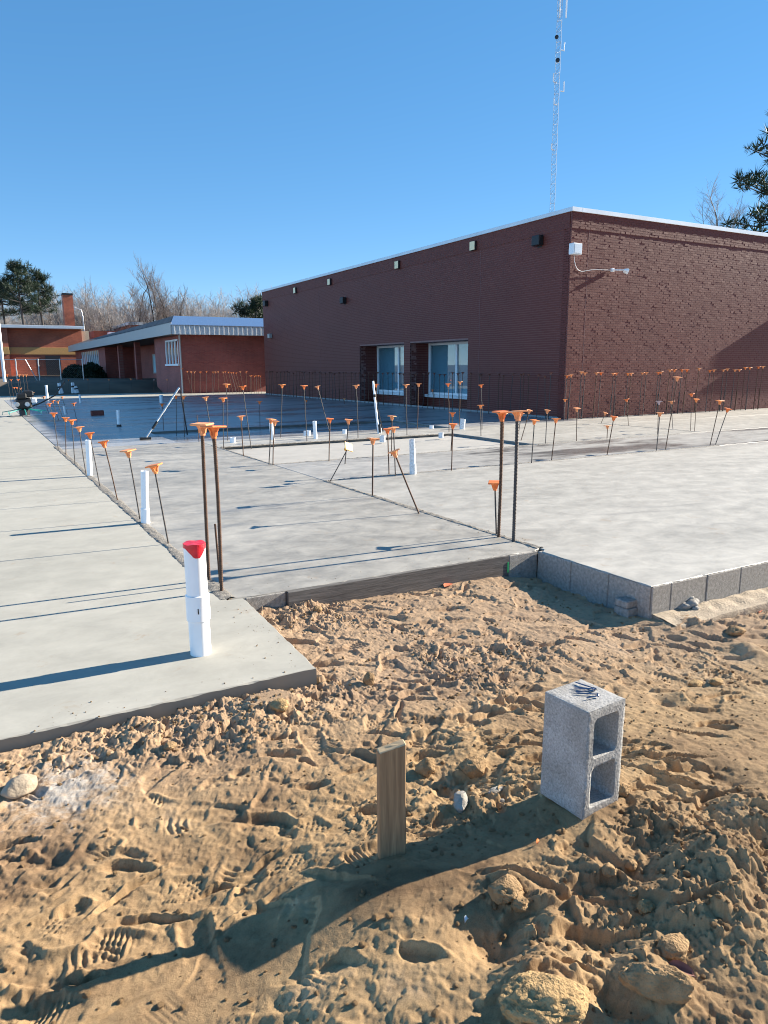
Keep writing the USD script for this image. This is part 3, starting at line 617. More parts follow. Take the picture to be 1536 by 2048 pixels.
# footing ledge at the right and the mortar droppings on it
def ledge():
    y0 = at(1440, 1232, -0.235)[1]
    x0 = at(1360, 1255, -0.235)[0]
    n, mc = 160, 10
    xs = np.linspace(x0, 10, n)
    yf = y0 + 0.03 * (meshkit.fbm(np.stack([xs * 5, 0 * xs, 0 * xs], -1), 3, 4) - .5)
    rows = []
    for k, (dy_, z) in enumerate([(0.0, -0.40), (0.0, -0.262), (0.012, -0.238), (0.06, -0.232)]):
        rows.append(np.column_stack([xs, yf + dy_, z + 0.012 * (meshkit.fbm(np.stack([xs * 14, 0 * xs + k, 0 * xs], -1), 3, 5) - .5)]))
    for k in range(6):
        t = (k + 1) / 6
        yy = (yf + .06) * (1 - t) + 3.36 * t
        rows.append(np.column_stack([xs, yy, -0.232 + 0.02 * t + 0.03 * (meshkit.fbm(np.stack([xs * 12, yy * 12, 0 * xs], -1), 4, 6) - .5)]))
    V = np.vstack(rows); F = []
    for r in range(len(rows) - 1):
        for i in range(n - 1):
            a = r * n + i; F += [[a, a + 1, a + n + 1], [a, a + n + 1, a + n]]
    t = thing('concrete_footing', 'rough low concrete footing ledge dusted with sand below the right-hand blocks', 'footing', (x0, y0, -0.3))
    part(t, 'ledge', (V, np.array(F)), M['footing'], smooth=40)
    V2 = [[x0, y0, -.40], [x0, y0, -.25], [x0, 3.36, -.21], [x0, 3.36, -.40]]
    part(t, 'end_face', (np.array(V2), np.array([[0, 2, 1], [0, 3, 2]])), M['footing'])
ledge()
c = at(1382, 1212, -0.21)
gl = thing('mortar_blob', 'lumpy pile of grey mortar dropped against the right-hand foundation blocks', 'mortar', c)
part(gl, 'lump', cat_([rock(c + [dx_, dy_, dz_], (r_, r_ * .8, r_ * .6), 60 + i, .4, 2) for i, (dx_, dy_, dz_, r_) in enumerate([(0, 0, .02, .055), (.06, .03, .02, .045), (-.06, .0, .01, .045), (.03, .04, .045, .04), (-.09, .02, .0, .03), (.11, .04, .005, .03), (.0, -.04, -.005, .03)])]), M['cmu'], smooth=True)
c = at(1272, 1224, -0.225)
bc = thing('block_piece', 'small broken grey block piece leaning at the outer foundation corner', 'block', c)
part(bc, 'upper_piece', bbox(c[0] - .10, c[0] + .055, c[1] - .0, c[1] + .12, c[2] + .038, c[2] + .092, .006), M['cmu'])
part(bc, 'lower_piece', bbox(c[0] - .10, c[0] + .06, c[1] - .012, c[1] + .12, c[2] - .03, c[2] + .036, .006), M['cmu'])

# ---------------------------------------------------------------- the standing block, the screws on it, the stake
BX, BY, BZ, BR = 1.745, 1.682, 0.030, math.radians(5.0)
def cinder_block():
    import manifold3d as m3
    def rbox(x0, x1, y0, y1, z0, z1, r):
        cs = m3.CrossSection([[(x0, z0), (x1, z0), (x1, z1), (x0, z1)]]).offset(-r, m3.JoinType.Round).offset(r, m3.JoinType.Round, 2.0, 24)
        return m3.Manifold.extrude(cs, y1 - y0).rotate([90, 0, 0]).translate([0, y1, 0])
    b = rbox(-.097, .097, -.097, .097, 0, .397, .004)
    c1 = rbox(-.064, .064, -.2, .2, .034, .183, .022)
    c2 = rbox(-.064, .064, -.2, .2, .214, .363, .022)
    b = (b - c1 - c2).refine_to_length(0.009)
    mm = b.to_mesh(); v = np.array(mm.vert_properties[:, :3]); f = np.array(mm.tri_verts)
    t = trimesh.Trimesh(v, f, process=False); n = t.vertex_normals
    # worn arrises and a pitted face
    e = np.minimum(np.minimum(np.abs(np.abs(v[:, 0]) - .097), np.abs(np.abs(v[:, 1]) - .097)), np.minimum(v[:, 2], .397 - v[:, 2]))
    near2 = ((np.abs(np.abs(v[:, 0]) - .097) < .006).astype(int) + (np.abs(np.abs(v[:, 1]) - .097) < .006) + (np.minimum(v[:, 2], .397 - v[:, 2]) < .006)) >= 2
    d = 0.0022 * (meshkit.fbm(v * 160, 3, 2) - .5) - near2 * (0.0015 + 0.006 * np.clip(meshkit.fbm(v * 45, 3, 6) - .45, 0, 1))
    v = v + n * d[:, None]
    R = np.array([[math.cos(BR), -math.sin(BR), 0], [math.sin(BR), math.cos(BR), 0], [0, 0, 1]])
    tilt = np.array([[1, 0, 0.012], [0, 1, 0], [-0.012, 0, 1]])
    return trimesh.Trimesh(v @ (R @ tilt).T + [BX, BY, BZ], f, process=False)
t = thing('cinder_block', 'grey two-cell concrete block standing on end on the soil mound with screws on top', 'concrete block', (BX, BY, BZ))
part(t, 'body', cinder_block(), M['cmu_block'], smooth=50)
zt = BZ + 0.3995
for k, (ax_, ay_, bx_, by_, lb) in enumerate([(1150, 1366, 1188, 1378, 'topmost'), (1146, 1376, 1190, 1381, 'second'), (1147, 1381, 1192, 1379, 'third'), (1150, 1385, 1186, 1384, 'fourth'), (1152, 1388, 1196, 1390, 'fifth'), (1172, 1399, 1196, 1394, 'short nearest')]):
    a, b = at(ax_, ay_, zt), at(bx_, by_, zt); a[2] += .0035 + .0012 * (k % 3); b[2] += .003 + .002 * (k % 2)
    s = thing('deck_screw', f'{lb} of the bluish steel screws lying on top of the concrete block', 'screw', a, group='screws on the concrete block')
    d = (b - a) / np.linalg.norm(b - a); L = np.linalg.norm(b - a)
    pts, rr = [], []
    for i in range(40):
        x = i / 39; pts.append(a + d * L * x); rr.append((0.0021 + (0.0006 * (i % 2) if x < 0.65 else 0)) * (1 if x > 0.08 else 0.3 + x * 8))
    part(s, 'shank', tube(pts, rr, 6), M['screw'])
    part(s, 'head', lathe([(0.0, .0), (.0022, .0), (.0048, .0035), (.0044, .0048), (0, .0046)], b - d * .004, d, 10), M['screw'])
# stake: a short length of two by four driven into the soil
sb = np.array([1.035, 1.795, -0.06])
sv = np.array([0.965, -0.262]); sn = np.array([0.262, 0.965])
st = thing('wooden_stake', 'short weathered wooden stake driven into the soil with a pale cut top', 'stake', sb)
def stake():
    b = bbox(-.044, .044, -.018, .018, 0, .440, .003); b = b.subdivide_to_size(0.03); v = np.array(b.vertices)
    v[:, 2] += np.where(v[:, 2] > .425, 0.010 * v[:, 0] / .043 + .004 * (meshkit.noise(v * 90, 3) - .5), 0)
    v[:, 0] += 0.004 * (v[:, 2]) * 0
    w = np.column_stack([sb[0] + v[:, 0] * sv[0] + v[:, 1] * sn[0], sb[1] + v[:, 0] * sv[1] + v[:, 1] * sn[1], sb[2] + v[:, 2]])
    top = v[:, 2][b.faces].min(1) > .427
    return w, b.faces, top
w, f, top = stake()
def compact(v, f):
    k, f2 = np.unique(f, return_inverse=True); return v[k], f2.reshape(-1, 3)
part(st, 'shaft', compact(w, f[~top]), M['stake_wood'])
part(st, 'cut_top', compact(w, f[top]), M['wood_pale'], label='pale splintered sawn top')

# ---------------------------------------------------------------- clods and bits that can be told apart
def clod(px, py, size, label, mtl='clod', cat='dirt clod', name='dirt_clod', seed=1, flat=.75, group=None, rough_=.35, sink=.42, yaw=0.0, sub=3):
    c = soil_at(px, py)
    mm = rock((0, 0, 0), size, seed, rough_, sub, flat)
    v = np.array(mm.vertices); cz, sz = math.cos(yaw), math.sin(yaw)
    v = np.column_stack([v[:, 0] * cz - v[:, 1] * sz, v[:, 0] * sz + v[:, 1] * cz, v[:, 2]])
    h = np.max(size) * flat if np.ndim(size) == 0 else size[2] * flat
    v = v + c + [0, 0, h * (1 - sink)]
    t = thing(name, label, cat, c, group=group)
    part(t, 'body', (v, mm.faces), M[mtl], smooth=38)
G = 'loose clods on the soil'
clod(852, 1545, (.040, .035, .055), 'upright pale clod right behind the wooden stake', seed=11, group=G)
clod(948, 1545, (.058, .05, .055), 'large rounded clod between the stake and the concrete block', seed=12, group=G)
clod(922, 1610, (.055, .03, .05), 'grey slab-like concrete chunk tilted between the stake and the block', 'chunk', 'concrete chunk', 'concrete_chunk', 13, .6, yaw=.9)
clod(992, 1583, (.035, .015, .02), 'thin flat pale flake beside the block shadow', 'chunk', 'concrete chunk', 'concrete_chunk', 14, .5)
clod(1003, 1604, (.014, .012, .012), 'tiny pale stone chip beside the block shadow', 'chunk', 'stone', 'stone', 15, .7)
clod(1010, 1790, (.055, .045, .045), 'big crumbly clod at the edge of the block shadow', seed=16, group=G, rough_=.45)
clod(1040, 1815, (.03, .026, .03), 'pale clod leaning on the big crumbly clod', seed=17, group=G)
clod(1217, 1746, (.022, .020, .022), 'egg-sized clod in the hollow below the concrete block', seed=18, group=G, flat=.9)
clod(1262, 1735, (.020, .018, .022), 'shaded clod in the dark hollow right of the egg-sized one', seed=19, group=G)
clod(1266, 1790, (.02, .018, .018), 'small clod above the yellow-topped one below the block', seed=20, group=G)
clod(1290, 1818, (.025, .022, .022), 'yellow-topped clod on the slope below the block', 'clod_yellow', seed=21, group=G)
clod(1318, 1745, (.012, .010, .012), 'pebble-like clod at the right of the dark hollow', seed=22, group=G)
clod(1310, 1985, (.085, .042, .06), 'long grey-faced clod near the bottom right corner', 'clod', seed=23, group=G, flat=.8, yaw=-.75, rough_=.3, sub=4)
clod(1345, 1905, (.045, .035, .035), 'rounded clod next to the brown leaf', seed=24, group=G)
clod(1095, 2020, (.11, .075, .06), 'broad cracked yellowish clod at the bottom edge', 'clod_yellow', seed=25, group=G, flat=.8, yaw=-.5, rough_=.3, sub=4)
clod(45, 1582, (.075, .05, .05), 'pale angular rock by the cement dust at the left edge', 'pale_rock', 'rock', 'rock', 26, .8, yaw=.5, rough_=.16)
clod(738, 1368, (.035, .02, .04), 'upright dirt lump casting a long shadow near the left slab corner', seed=27, group=G, flat=1.0)
clod(1390, 1372, (.05, .03, .03), 'yellow clod at the left of the pair right of the block', 'clod_yellow', seed=28, group=G)
clod(1432, 1368, (.045, .03, .03), 'yellow clod at the right of the pair right of the block', 'clod_yellow', seed=29, group=G)
clod(1240, 1588, (.035, .03, .04), 'clod touching the right foot of the concrete block', seed=30, group=G)
clod(1470, 1268, (.08, .06, .05), 'dark lump in front of the footing ledge', seed=31, group=G)
clod(560, 1415, (.05, .04, .04), 'pale lump on the hump by the left slab corner', 'clod_yellow', seed=32, group=G, sink=.6)
clod(340, 1205 + 290, (.03, .025, .02), 'small clod in front of the left slab edge', seed=33, group=G)
clod(636, 1222, (.035, .03, .03), 'lump of soil at the left end of the form board', seed=34, group=G)
def bit(px, py, L, W, mtl, label, cat, name, yaw=0.0):
    c = soil_at(px, py) + [0, 0, .006]
    n = 7
    u = np.linspace(-1, 1, n); wv = np.sqrt(np.clip(1 - u ** 2, 0, 1))
    V = np.vstack([np.column_stack([u * L, -wv * W, .010 * wv]), np.column_stack([u * L, 0 * u, .004 * u]), np.column_stack([u * L, wv * W, .014 * wv])])
    F = []
    for r in range(2):
        for i in range(n - 1):
            a = r * n + i; F += [[a, a + 1, a + n + 1], [a, a + n + 1, a + n]]
    cz, sz = math.cos(yaw), math.sin(yaw)
    V = np.column_stack([V[:, 0] * cz - V[:, 1] * sz, V[:, 0] * sz + V[:, 1] * cz, V[:, 2]]) + c
    t = thing(name, label, cat, c); part(t, 'blade', (V, np.array(F)), M[mtl], smooth=True)
bit(1362, 1945, .035, .014, 'leaf', 'brown dead leaf stuck in the soil near the bottom right', 'leaf', 'dead_leaf', -1.2)
bit(896, 1172, .05, .03, 'orange_rag', 'curled orange-brown leaf below the form board', 'leaf', 'dead_leaf', .4)
bit(1515, 1222, .05, .03, 'orange_rag', 'orange-brown leaf in front of the footing ledge', 'leaf', 'dead_leaf', .9)
bit(933, 1845, .008, .005, 'white_paint', 'tiny white scrap of plastic on the foreground soil', 'scrap', 'plastic_scrap', .3)
bit(1076, 1689, .008, .004, 'orange', 'tiny orange scrap on the edge of the block shadow', 'scrap', 'plastic_scrap', .3)

# ---------------------------------------------------------------- plastic pipes
def pipe(base, top, d, label, tape=False, coupling=None, mark=False, mtl='pvc', black_foot=False, group='white pipes standing in the slab'):
    t = thing('pvc_pipe', label, 'pipe', base, group=None)
    ax_ = (top - base); L = np.linalg.norm(ax_); a = ax_ / L; r = d / 2
    prof = [(r, -.02), (r, L), (r - .006, L), (r - .006, L - .05), (0, L - .06)]
    part(t, 'tube', lathe(prof, base, a, 28), M[mtl], smooth=40)
    if coupling:
        h0, h1 = coupling
        part(t, 'coupling', lathe([(r, h0 - .004), (r + .007, h0), (r + .007, h1), (r, h1 + .004)], base, a, 28), M[mtl], smooth=40)
    if tape:
        sides = 32; ang = np.arange(sides) * 2 * np.pi / sides
        _, A, B = frame_of(a)
        V = [base + a * (L + .003)]
        toward = np.array([-base[0], -base[1], 0]); toward /= np.linalg.norm(toward)
        for th in ang: V.append(base + a * (L + .002 + .002 * math.sin(5 * th)) + (r + .002) * (math.cos(th) * A + math.sin(th) * B))
        for th in ang:
            dr = math.cos(th) * A + math.sin(th) * B
            drop = 0.020 + 0.052 * max(0, 1 - abs(math.acos(np.clip(dr @ (0.97 * toward + 0.24 * RT), -1, 1))) / 1.1)
            V.append(base + a * (L - drop) + (r + .0025) * dr)
        F = []
        for j in range(sides):
            j2 = (j + 1) % sides
            F += [[0, 1 + j, 1 + j2], [1 + j, 1 + sides + j, 1 + sides + j2], [1 + j, 1 + sides + j2, 1 + j2]]
        part(t, 'red_tape', (np.array(V), np.array(F)), M['red_tape'])
    if mark:
        toward = np.array([-base[0], -base[1], 0]); toward /= np.linalg.norm(toward)
        c = base + a * (coupling[1] * .78) + toward * (r + .0078); b = box(c[0] - .0025, c[0] + .0025, c[1] - .002, c[1] + .002, c[2] - .018, c[2] + .012)
        part(t, 'pen_mark', b, M['black'])
    if black_foot: part(t, 'foot_collar', lathe([(r, 0), (r + .02, .0), (r + .015, .05), (r, .055)], base, a, 16), M['black'])
    return t
def pipe_px(bx, by, tx, ty, d, label, **kw):
    b = at(bx, by); tp = facing(tx, ty, b); pipe(b, tp, d, label, **kw)
pipe_px(402, 1306, 388, 1086, .114, 'thick white pipe with red tape over its top near the slab corner', tape=True, coupling=(.20, .34), mark=True)
pipe_px(291, 1046, 289, 942, .076, 'white pipe second from the camera along the left joint', coupling=(.0, .15))
pipe_px(180, 952, 176, 880, .078, 'white pipe third from the camera along the left joint')
pipe_px(238, 853, 236, 820, .09, 'white pipe standing alone in the shaded slab right of the red brick', black_foot=True)
pipe_px(131, 829, 128, 812, .08, 'white pipe in building shade among the far left row of caps')
pipe_px(95, 797, 92, 770, .12, 'white pipe just beyond the power trowel')
pipe_px(161, 806, 159, 789, .09, 'short white pipe at the far edge of the shaded slab')
pipe_px(323, 806, 322, 790, .16, 'short wide white pipe at the far side of the shaded slab')
pipe_px(545, 879, 542, 846, .085, 'white pipe behind the two capped bars at the sunken slab')
pipe_px(631, 877, 629, 842, .085, 'slim white pipe between the stubs on the shadow edge')
pipe_px(826, 948, 824, 878, .085, 'spotted white pipe right of the leaning bars on the cross joint', mtl='pvc_dirty', coupling=(.0, .16))
pipe_px(924, 858, 926, 838, .13, 'short thick white pipe with printing near the sunlit edge', mtl='pvc_dirty')
for bx, by, h, w, lb in [(466, 885, 10, .12, 'leftmost low white pipe stub at the shadow edge'), (611, 870, 8, .09, 'left one of the twin low white pipe stubs'), (617, 871, 10, .09, 'right one of the twin low white pipe stubs'), (689, 867, 8, .10, 'low white pipe stub at the edge of the shade'), (765, 882, 11, .12, 'low speckled pipe stub right of the yellow cap'),
                     (761, 866, 10, .06, 'low white pipe stub at the foot of the surveying rod'), (863, 857, 6, .11, 'low white stub at the right end of the shadow edge'), (882, 874, 9, .11, 'low grey stub at the corner of the sunken slab')]:
    pipe_px(bx, by, bx, by - h, w, lb, mtl='pvc_dirty' if 'speckled' in lb or 'grey' in lb else 'pvc')

# ---------------------------------------------------------------- reinforcing bars with orange safety caps
def cap_mesh(top, axis, s=1.0, seed=0):
    """square mushroom cap: plate, flared neck with four fins, sleeve"""
    t, a, b = frame_of(np.asarray(axis, float))
    g = np.random.default_rng(seed); th = g.uniform(0, np.pi / 2); a, b = a * math.cos(th) + b * math.sin(th), -a * math.sin(th) + b * math.cos(th)
    pl = bbox(-.056 * s, .056 * s, -.056 * s, .056 * s, -.012 * s, 0, .004 * s)
    fins = []
    for k in range(4):
        f = trimesh.creation.extrude_polygon(__import__('shapely').Polygon([(.014 * s, -.012 * s), (.047 * s, -.012 * s), (.034 * s, -.022 * s), (.026 * s, -.036 * s), (.022 * s, -.060 * s), (.014 * s, -.060 * s)]), .012 * s, engine='earcut')
        f.apply_translation([0, 0, -.006 * s]); f.apply_transform(trimesh.transformations.rotation_matrix(math.pi / 2, [1, 0, 0])); f.apply_transform(trimesh.transformations.rotation_matrix(k * math.pi / 2, [0, 0, 1])); fins.append(f)
    sl = lathe([(0, -.075 * s), (.017 * s, -.075 * s), (.0175 * s, -.045 * s), (.022 * s, -.030 * s), (.034 * s, -.012 * s)], (0, 0, 0), (0, 0, 1), 10)
    mm = cat_([pl, sl] + fins); v = np.array(mm.vertices)
    return trimesh.Trimesh(np.asarray(top) + v[:, :1] * a + v[:, 1:2] * b + v[:, 2:] * t, mm.faces, process=False)
def rib_bar(p, r, ribs):
    p = np.asarray(p, float)
    if not ribs: return tube(p, r, 6)
    L = np.linalg.norm(p[-1] - p[0]); n = int(L / 0.0045)
    s = np.linspace(0, 1, n); q = np.column_stack([np.interp(s, np.linspace(0, 1, len(p)), p[:, k]) for k in range(3)])
    rr = r * np.where(np.arange(n) % 3 == 0, 1.22, 0.95)
    return tube(q, rr, 8)
nbar = [0]
def rebar(base, top, label, group, r=.0075, cap='orange', lap=0.0, ribs=False, mtl='steel', capscale=1.08, tip=None, stand=0.0):
    nbar[0] += 1; k = nbar[0]; g = np.random.default_rng(1000 + k)
    base = np.asarray(base, float); top = np.asarray(top, float)
    t = thing('rebar', label, 'rebar', base, group=group)
    if cap == 'orange': cap = ('orange', 'orange_b', 'orange_c', 'orange_b')[g.integers(4)]
    if mtl == 'steel' and g.random() < .45: mtl = 'rust'
    L = np.linalg.norm(top - base); s = np.linspace(0, 1, 6)[:, None]
    side = g.normal(size=3) * [1, 1, 0]; side /= np.linalg.norm(side)
    pts = base + (top - base) * s + side * (np.sin(s * np.pi) * L * g.normal(0, .006)); pts[0] -= (top - base) / L * .05
    part(t, 'bar', rib_bar(pts, r, ribs), M[mtl], smooth=True)
    if lap:
        o = side * r * 2.2
        part(t, 'lap_bar', tube([base + o - [0, 0, .05], base + o + (top - base) * lap], r, 6), M[mtl], smooth=True)
    if cap:
        ax_ = (pts[-1] - pts[-2]) if tip is None else np.asarray(tip)
        ax_ = ax_ / np.linalg.norm(ax_) + g.normal(0, .04, 3)
        part(t, 'safety_cap', cap_mesh(top + ax_ / np.linalg.norm(ax_) * .012, ax_, capscale, k), M[cap])
def bar_px(b, tp, label, group, lean=None, **kw):
    base = at(*b); top = facing(tp[0], tp[1] + 2, base)
    if lean is not None: top = top + np.array([lean[0], lean[1], 0]) * 1.0
    rebar(base, top, label, group, **kw)
# nearest bars
bar_px((418, 1160), (404, 848), 'tall rusty bar with orange cap at the slab corner, the left of the front pair', 'tall corner bars', r=.0125, ribs=True, mtl='rust', capscale=1.15)
bar_px((443, 1182), (427, 853), 'tall rusty bar with orange cap at the slab corner, the right of the front pair', 'tall corner bars', r=.0125, ribs=True, mtl='rust', capscale=1.15)
bar_px((440, 1166), (430, 1046), 'short bare bar stub without a cap between the front corner bars', 'tall corner bars', r=.008, mtl='rust', cap=None)
bar_px((997, 1074), (1004, 823), 'tall ribbed bar with orange cap over the block corner, the left of the pair', 'tall corner bars', r=.0145, ribs=True, capscale=1.2)
bar_px((1027, 1083), (1035, 822), 'tall ribbed bar with orange cap over the block corner, the right of the pair', 'tall corner bars', r=.0155, ribs=True, capscale=1.2)
bar_px((993, 1070), (990, 964), 'short bar with orange cap at the foot of the tall ribbed pair', 'tall corner bars', r=.008)
# along the left joint
LJ = [((337, 1088), (308, 930)), ((280, 1039), (256, 900)), ((235, 1001), (207, 882)), ((200, 973), (179, 865)), ((172, 948), (158, 853)), ((150, 929), (143, 839)), ((132, 911), (131, 834)), ((117, 900), (107, 825))]
for k, (b, tp) in enumerate(LJ): bar_px(b, tp, f'leaning capped bar, {ordinal(k + 1)} from the camera in the row along the left slab joint', 'bars along the left joint', cap='orange')
for k, (tx, ty) in enumerate([(98, 806), (105, 800), (115, 801), (124, 792), (87, 792), (65, 784), (60, 781), (53, 780), (41, 775), (33, 773), (28, 773)]):
    tp = at(tx, ty + 2, .58); rebar((tp[0] + .12, tp[1], 0), tp, f'small far capped bar, {ordinal(k + 9)} from the camera in the row along the left slab joint', 'bars along the left joint')
for k, (tx, ty, h) in enumerate([(147, 805, .55), (36, 757, 1.1), (22, 757, 1.1), (14, 748, 1.3), (38, 748, 1.3), (46, 748, 1.3), (52, 748, 1.3)]):
    tp = at(tx, ty + 2, h); rebar((tp[0] + .05, tp[1], 0), tp, f'capped bar far left by the power trowel, {ordinal(k + 1)} counted from near to far', 'bars by the power trowel')
for k, (b, tp) in enumerate([((137, 785), (137, 758)), ((176, 785), (176, 757)), ((219, 785), (218, 757)), ((262, 786), (262, 756)), ((307, 786), (308, 757)), ((334, 786), (334, 757))]):
    b3 = at(b[0], b[1], 0.0) if True else None
    bar_px(b, tp, f'thin capped bar, {ordinal(k + 1)} from the left on the far slab edge before the dark wing', 'bars on the far slab edge', cap='faded_cap' if k == 4 else 'orange')
bar_px((367, 787), (364, 735), 'taller capped bar at the near corner of the low wing', 'bars on the far slab edge')
# column at the middle joint
bar_px((660, 963), (697, 892), 'bent bar leaning right with a yellowish cap turned to the camera', 'bars on the middle joint', cap='yellow', tip=(0.32, -0.72, .45), capscale=1.2)
bar_px((745, 992), (746, 876), 'upright capped bar on the middle joint right of the yellow cap', 'bars on the middle joint', r=.009)
bar_px((838, 1027), (788, 901), 'bar leaning far left on the middle joint with a tilted orange cap', 'bars on the middle joint', r=.009)
# cross joint
CJ = [((778, 948), (775, 857)), ((791, 952), (787, 854)), ((903, 941), (906, 847)), ((1063, 926), (1069, 839)), ((1103, 921), (1112, 836)), ((1214, 911), (1228, 832)), ((1313, 901), (1320, 824)), ((1331, 900), (1355, 753)), ((1420, 891), (1440, 800)), ((1431, 889), (1456, 816))]
for k, (b, tp) in enumerate(CJ): bar_px(b, tp, f'capped bar, {ordinal(k + 1)} from the left in the row along the cross joint', 'bars on the cross joint', r=.0085)
YJ = [((487, 912), (482, 831)), ((538, 929), (542, 837)), ((546, 930), (550, 841)), ((658, 922), (660, 836)), ((690, 928), (697, 838)), ((783, 912), (784, 831)), ((902, 902), (905, 824)), ((1006, 895), (1008, 826)), ((1035, 882), (1043, 825)), ((1042, 881), (1059, 819)), ((1091, 887), (1095, 819)), ((1153, 882), (1154, 815)), ((1214, 877), (1215, 850))]
for k, (b, tp) in enumerate(YJ): bar_px(b, tp, f'capped bar, {ordinal(k + 1)} from the left along the near edge of the sunken slab', 'bars at the near edge of the sunken slab', r=.0085)
FJ = [((427, 893), (411, 793)), ((447, 898), (446, 795)), ((455, 881), (453, 767)), ((502, 893), (485, 771)), ((561, 875), (564, 768)), ((614, 882), (608, 770)), ((660, 868), (635, 771)), ((716, 876), (712, 769)), ((754, 863), (752, 767)), ((814, 870), (812, 768)), ((835, 859), (837, 766)), ((898, 864), (896, 766)), ((919, 853), (920, 762)), ((962, 872), (961, 809)), ((964, 859), (962, 768))]
for k, (b, tp) in enumerate(FJ): bar_px(b, tp, f'tall thin capped bar, {ordinal(k + 1)} from the left along the edge of the building shadow', 'bars along the shadow edge', r=.0085)
bar_px((398, 884), (394, 828), 'bare bar without a cap behind the front corner caps', 'bars along the shadow edge', cap=None)
for k, (b, tp) in enumerate([((327, 860), (324, 806)), ((353, 868), (352, 790)), ((369, 870), (367, 791)), ((520, 857), (519, 801)), ((613, 812), (613, 799)), ((689, 808), (689, 795)), ((865, 812), (865, 778))]): bar_px(b, tp, f'dim capped bar standing in the shaded wet slab, {ordinal(k + 1)} from the left', 'bars in the shaded slab')
RJ = [((1128, 842), (1130, 797)), ((1202, 847), (1211, 824)), ((1257, 851), (1253, 797)), ((1315, 869), (1318, 801)), ((1346, 858), (1343, 801)), ((1381, 862), (1383, 786)), ((1389, 863), (1393, 797))]
for k, (b, tp) in enumerate(RJ): bar_px(b, tp, f'capped bar, {ordinal(k + 1)} from the left on the slab in front of the sunlit brick wall', 'bars before the sunlit wall', cap='faded_cap' if k == 3 else 'orange')
# close row along the shaded wall
g = np.random.default_rng(3); yy = 16.25; k = 0
while yy < 40.3:
    k += 1; h = 1.30 + g.normal(0, .025); X0 = 14.87 + g.normal(0, .03)
    rebar((X0, yy, 0), (X0 + g.normal(0, .02), yy + g.normal(0, .03), h), f'capped bar, {ordinal(k)} from the brick corner in the row along the shaded wall', 'bars along the shaded brick wall', lap=.42 if g.random() < .7 else 0, r=.009, mtl='steel', cap='shaded_dull_cap')
    yy += g.choice([.18, .42, .46]) if yy < 21 else .40 + g.normal(0, .04)
RW = [(1134, 750), (1142, 748), (1163, 742), (1170, 744), (1193, 744), (1202, 744), (1227, 745), (1233, 744), (1256, 745), (1262, 745), (1285, 744), (1293, 743), (1317, 743), (1322, 742), (1340, 738), (1349, 738), (1364, 738), (1374, 738), (1398, 735), (1420, 739), (1428, 738), (1447, 738), (1455, 736), (1470, 738), (1479, 737), (1491, 733), (1500, 733), (1517, 732), (1526, 731)]
for k, (tx, ty) in enumerate(RW):
    tp = ony(tx, ty + 2, 15.72); rebar((tp[0] - .05, 15.72, 0), tp, f'capped bar, {ordinal(k + 1)} from the brick corner in the row along the sunlit wall', 'bars along the sunlit brick wall', lap=.5 if k % 5 else 0, r=.0095, cap='orange')
WG = [(374, 741, 10), (382, 742, 2), (389, 742, 0), (400, 742, 0), (413, 741, 0), (426, 742, -2), (430, 742, -3), (436, 741, 2), (446, 742, 8), (450, 741, 10), (457, 742, 9), (462, 743, 11), (466, 743, 13), (472, 744, 11), (480, 741, 8), (492, 742, 2), (500, 749, 0), (502, 749, 1), (509, 750, 0), (512, 749, 2), (516, 749, 1), (520, 750, 3)]
for k, (tx, ty, dxp) in enumerate(WG):
    b = at(tx + dxp, 787); bar_px((tx + dxp, 787), (tx, ty), f'slim capped bar, {ordinal(k + 1)} from the left before the low wing brick end wall', 'bars before the low wing', r=.011)

# ---------------------------------------------------------------- main brick building
WX, WY, WF, WT = 15.175, 16.02, 41.0, 5.79
BW, BH, DEP = 0.203, 0.0677, 0.85
def bricks(length, z0, z1, holes=(), face=0.0, band=None, jit=0.0025, tilt=0.012, seed=0, first=0.0, depth=.06, vj=.0025):
    """(n, 8, 3) corners of bricks in a wall's own axes: along, out of the wall, up"""
    g = np.random.default_rng(seed); C, H = [], []
    rows = int(round((z1 - z0) / BH))
    for r in range(rows):
        za, zb = z0 + r * BH + .0045, z0 + (r + 1) * BH - .0045
        x = first - (BW / 2 if r % 2 else 0)
        while x < length:
            a, b = max(x + vj, first), min(x + BW - vj, length); x += BW
            if b - a < .03: continue
            spans = [(a, b)]
            for (h0, h1, hz0, hz1) in holes:
                if zb > hz0 and za < hz1:
                    nxt = []
                    for s, e in spans:
                        if e <= h0 or s >= h1: nxt.append((s, e)); continue
                        if s < h0 - .03: nxt.append((s, h0))
                        if e > h1 + .03: nxt.append((h1, e))
                    spans = nxt
            for s, e in spans:
                out = face + (0.016 if band and za > band else 0.0)
                C.append(((s + e) / 2, out, (za + zb) / 2)); H.append(((e - s) / 2, depth / 2, (zb - za) / 2))
    C, H = np.array(C), np.array(H); n = len(C)
    sg = np.array([[a, b, c] for a in (-1, 1) for b in (-1, 1) for c in (-1, 1)], float)
    v = sg[None] * H[:, None, :]
    rz, rx = g.normal(0, tilt, n), g.normal(0, tilt * 0.6, n)
    v2 = v.copy(); v2[:, :, 1] += v[:, :, 0] * np.tan(rz)[:, None] * 0.5 + v[:, :, 2] * np.tan(rx)[:, None]
    out = C[:, 1] + g.normal(0, jit, n)
    v2[:, :, 0] += C[:, 0][:, None]; v2[:, :, 2] += C[:, 2][:, None]; v2[:, :, 1] += (out - H[:, 1])[:, None]
    return v2
BF = np.array([[1, 3, 2], [1, 2, 0], [4, 6, 7], [4, 7, 5], [0, 4, 5], [0, 5, 1], [2, 3, 7], [2, 7, 6], [1, 5, 7], [1, 7, 3], [0, 2, 6], [0, 6, 4]])
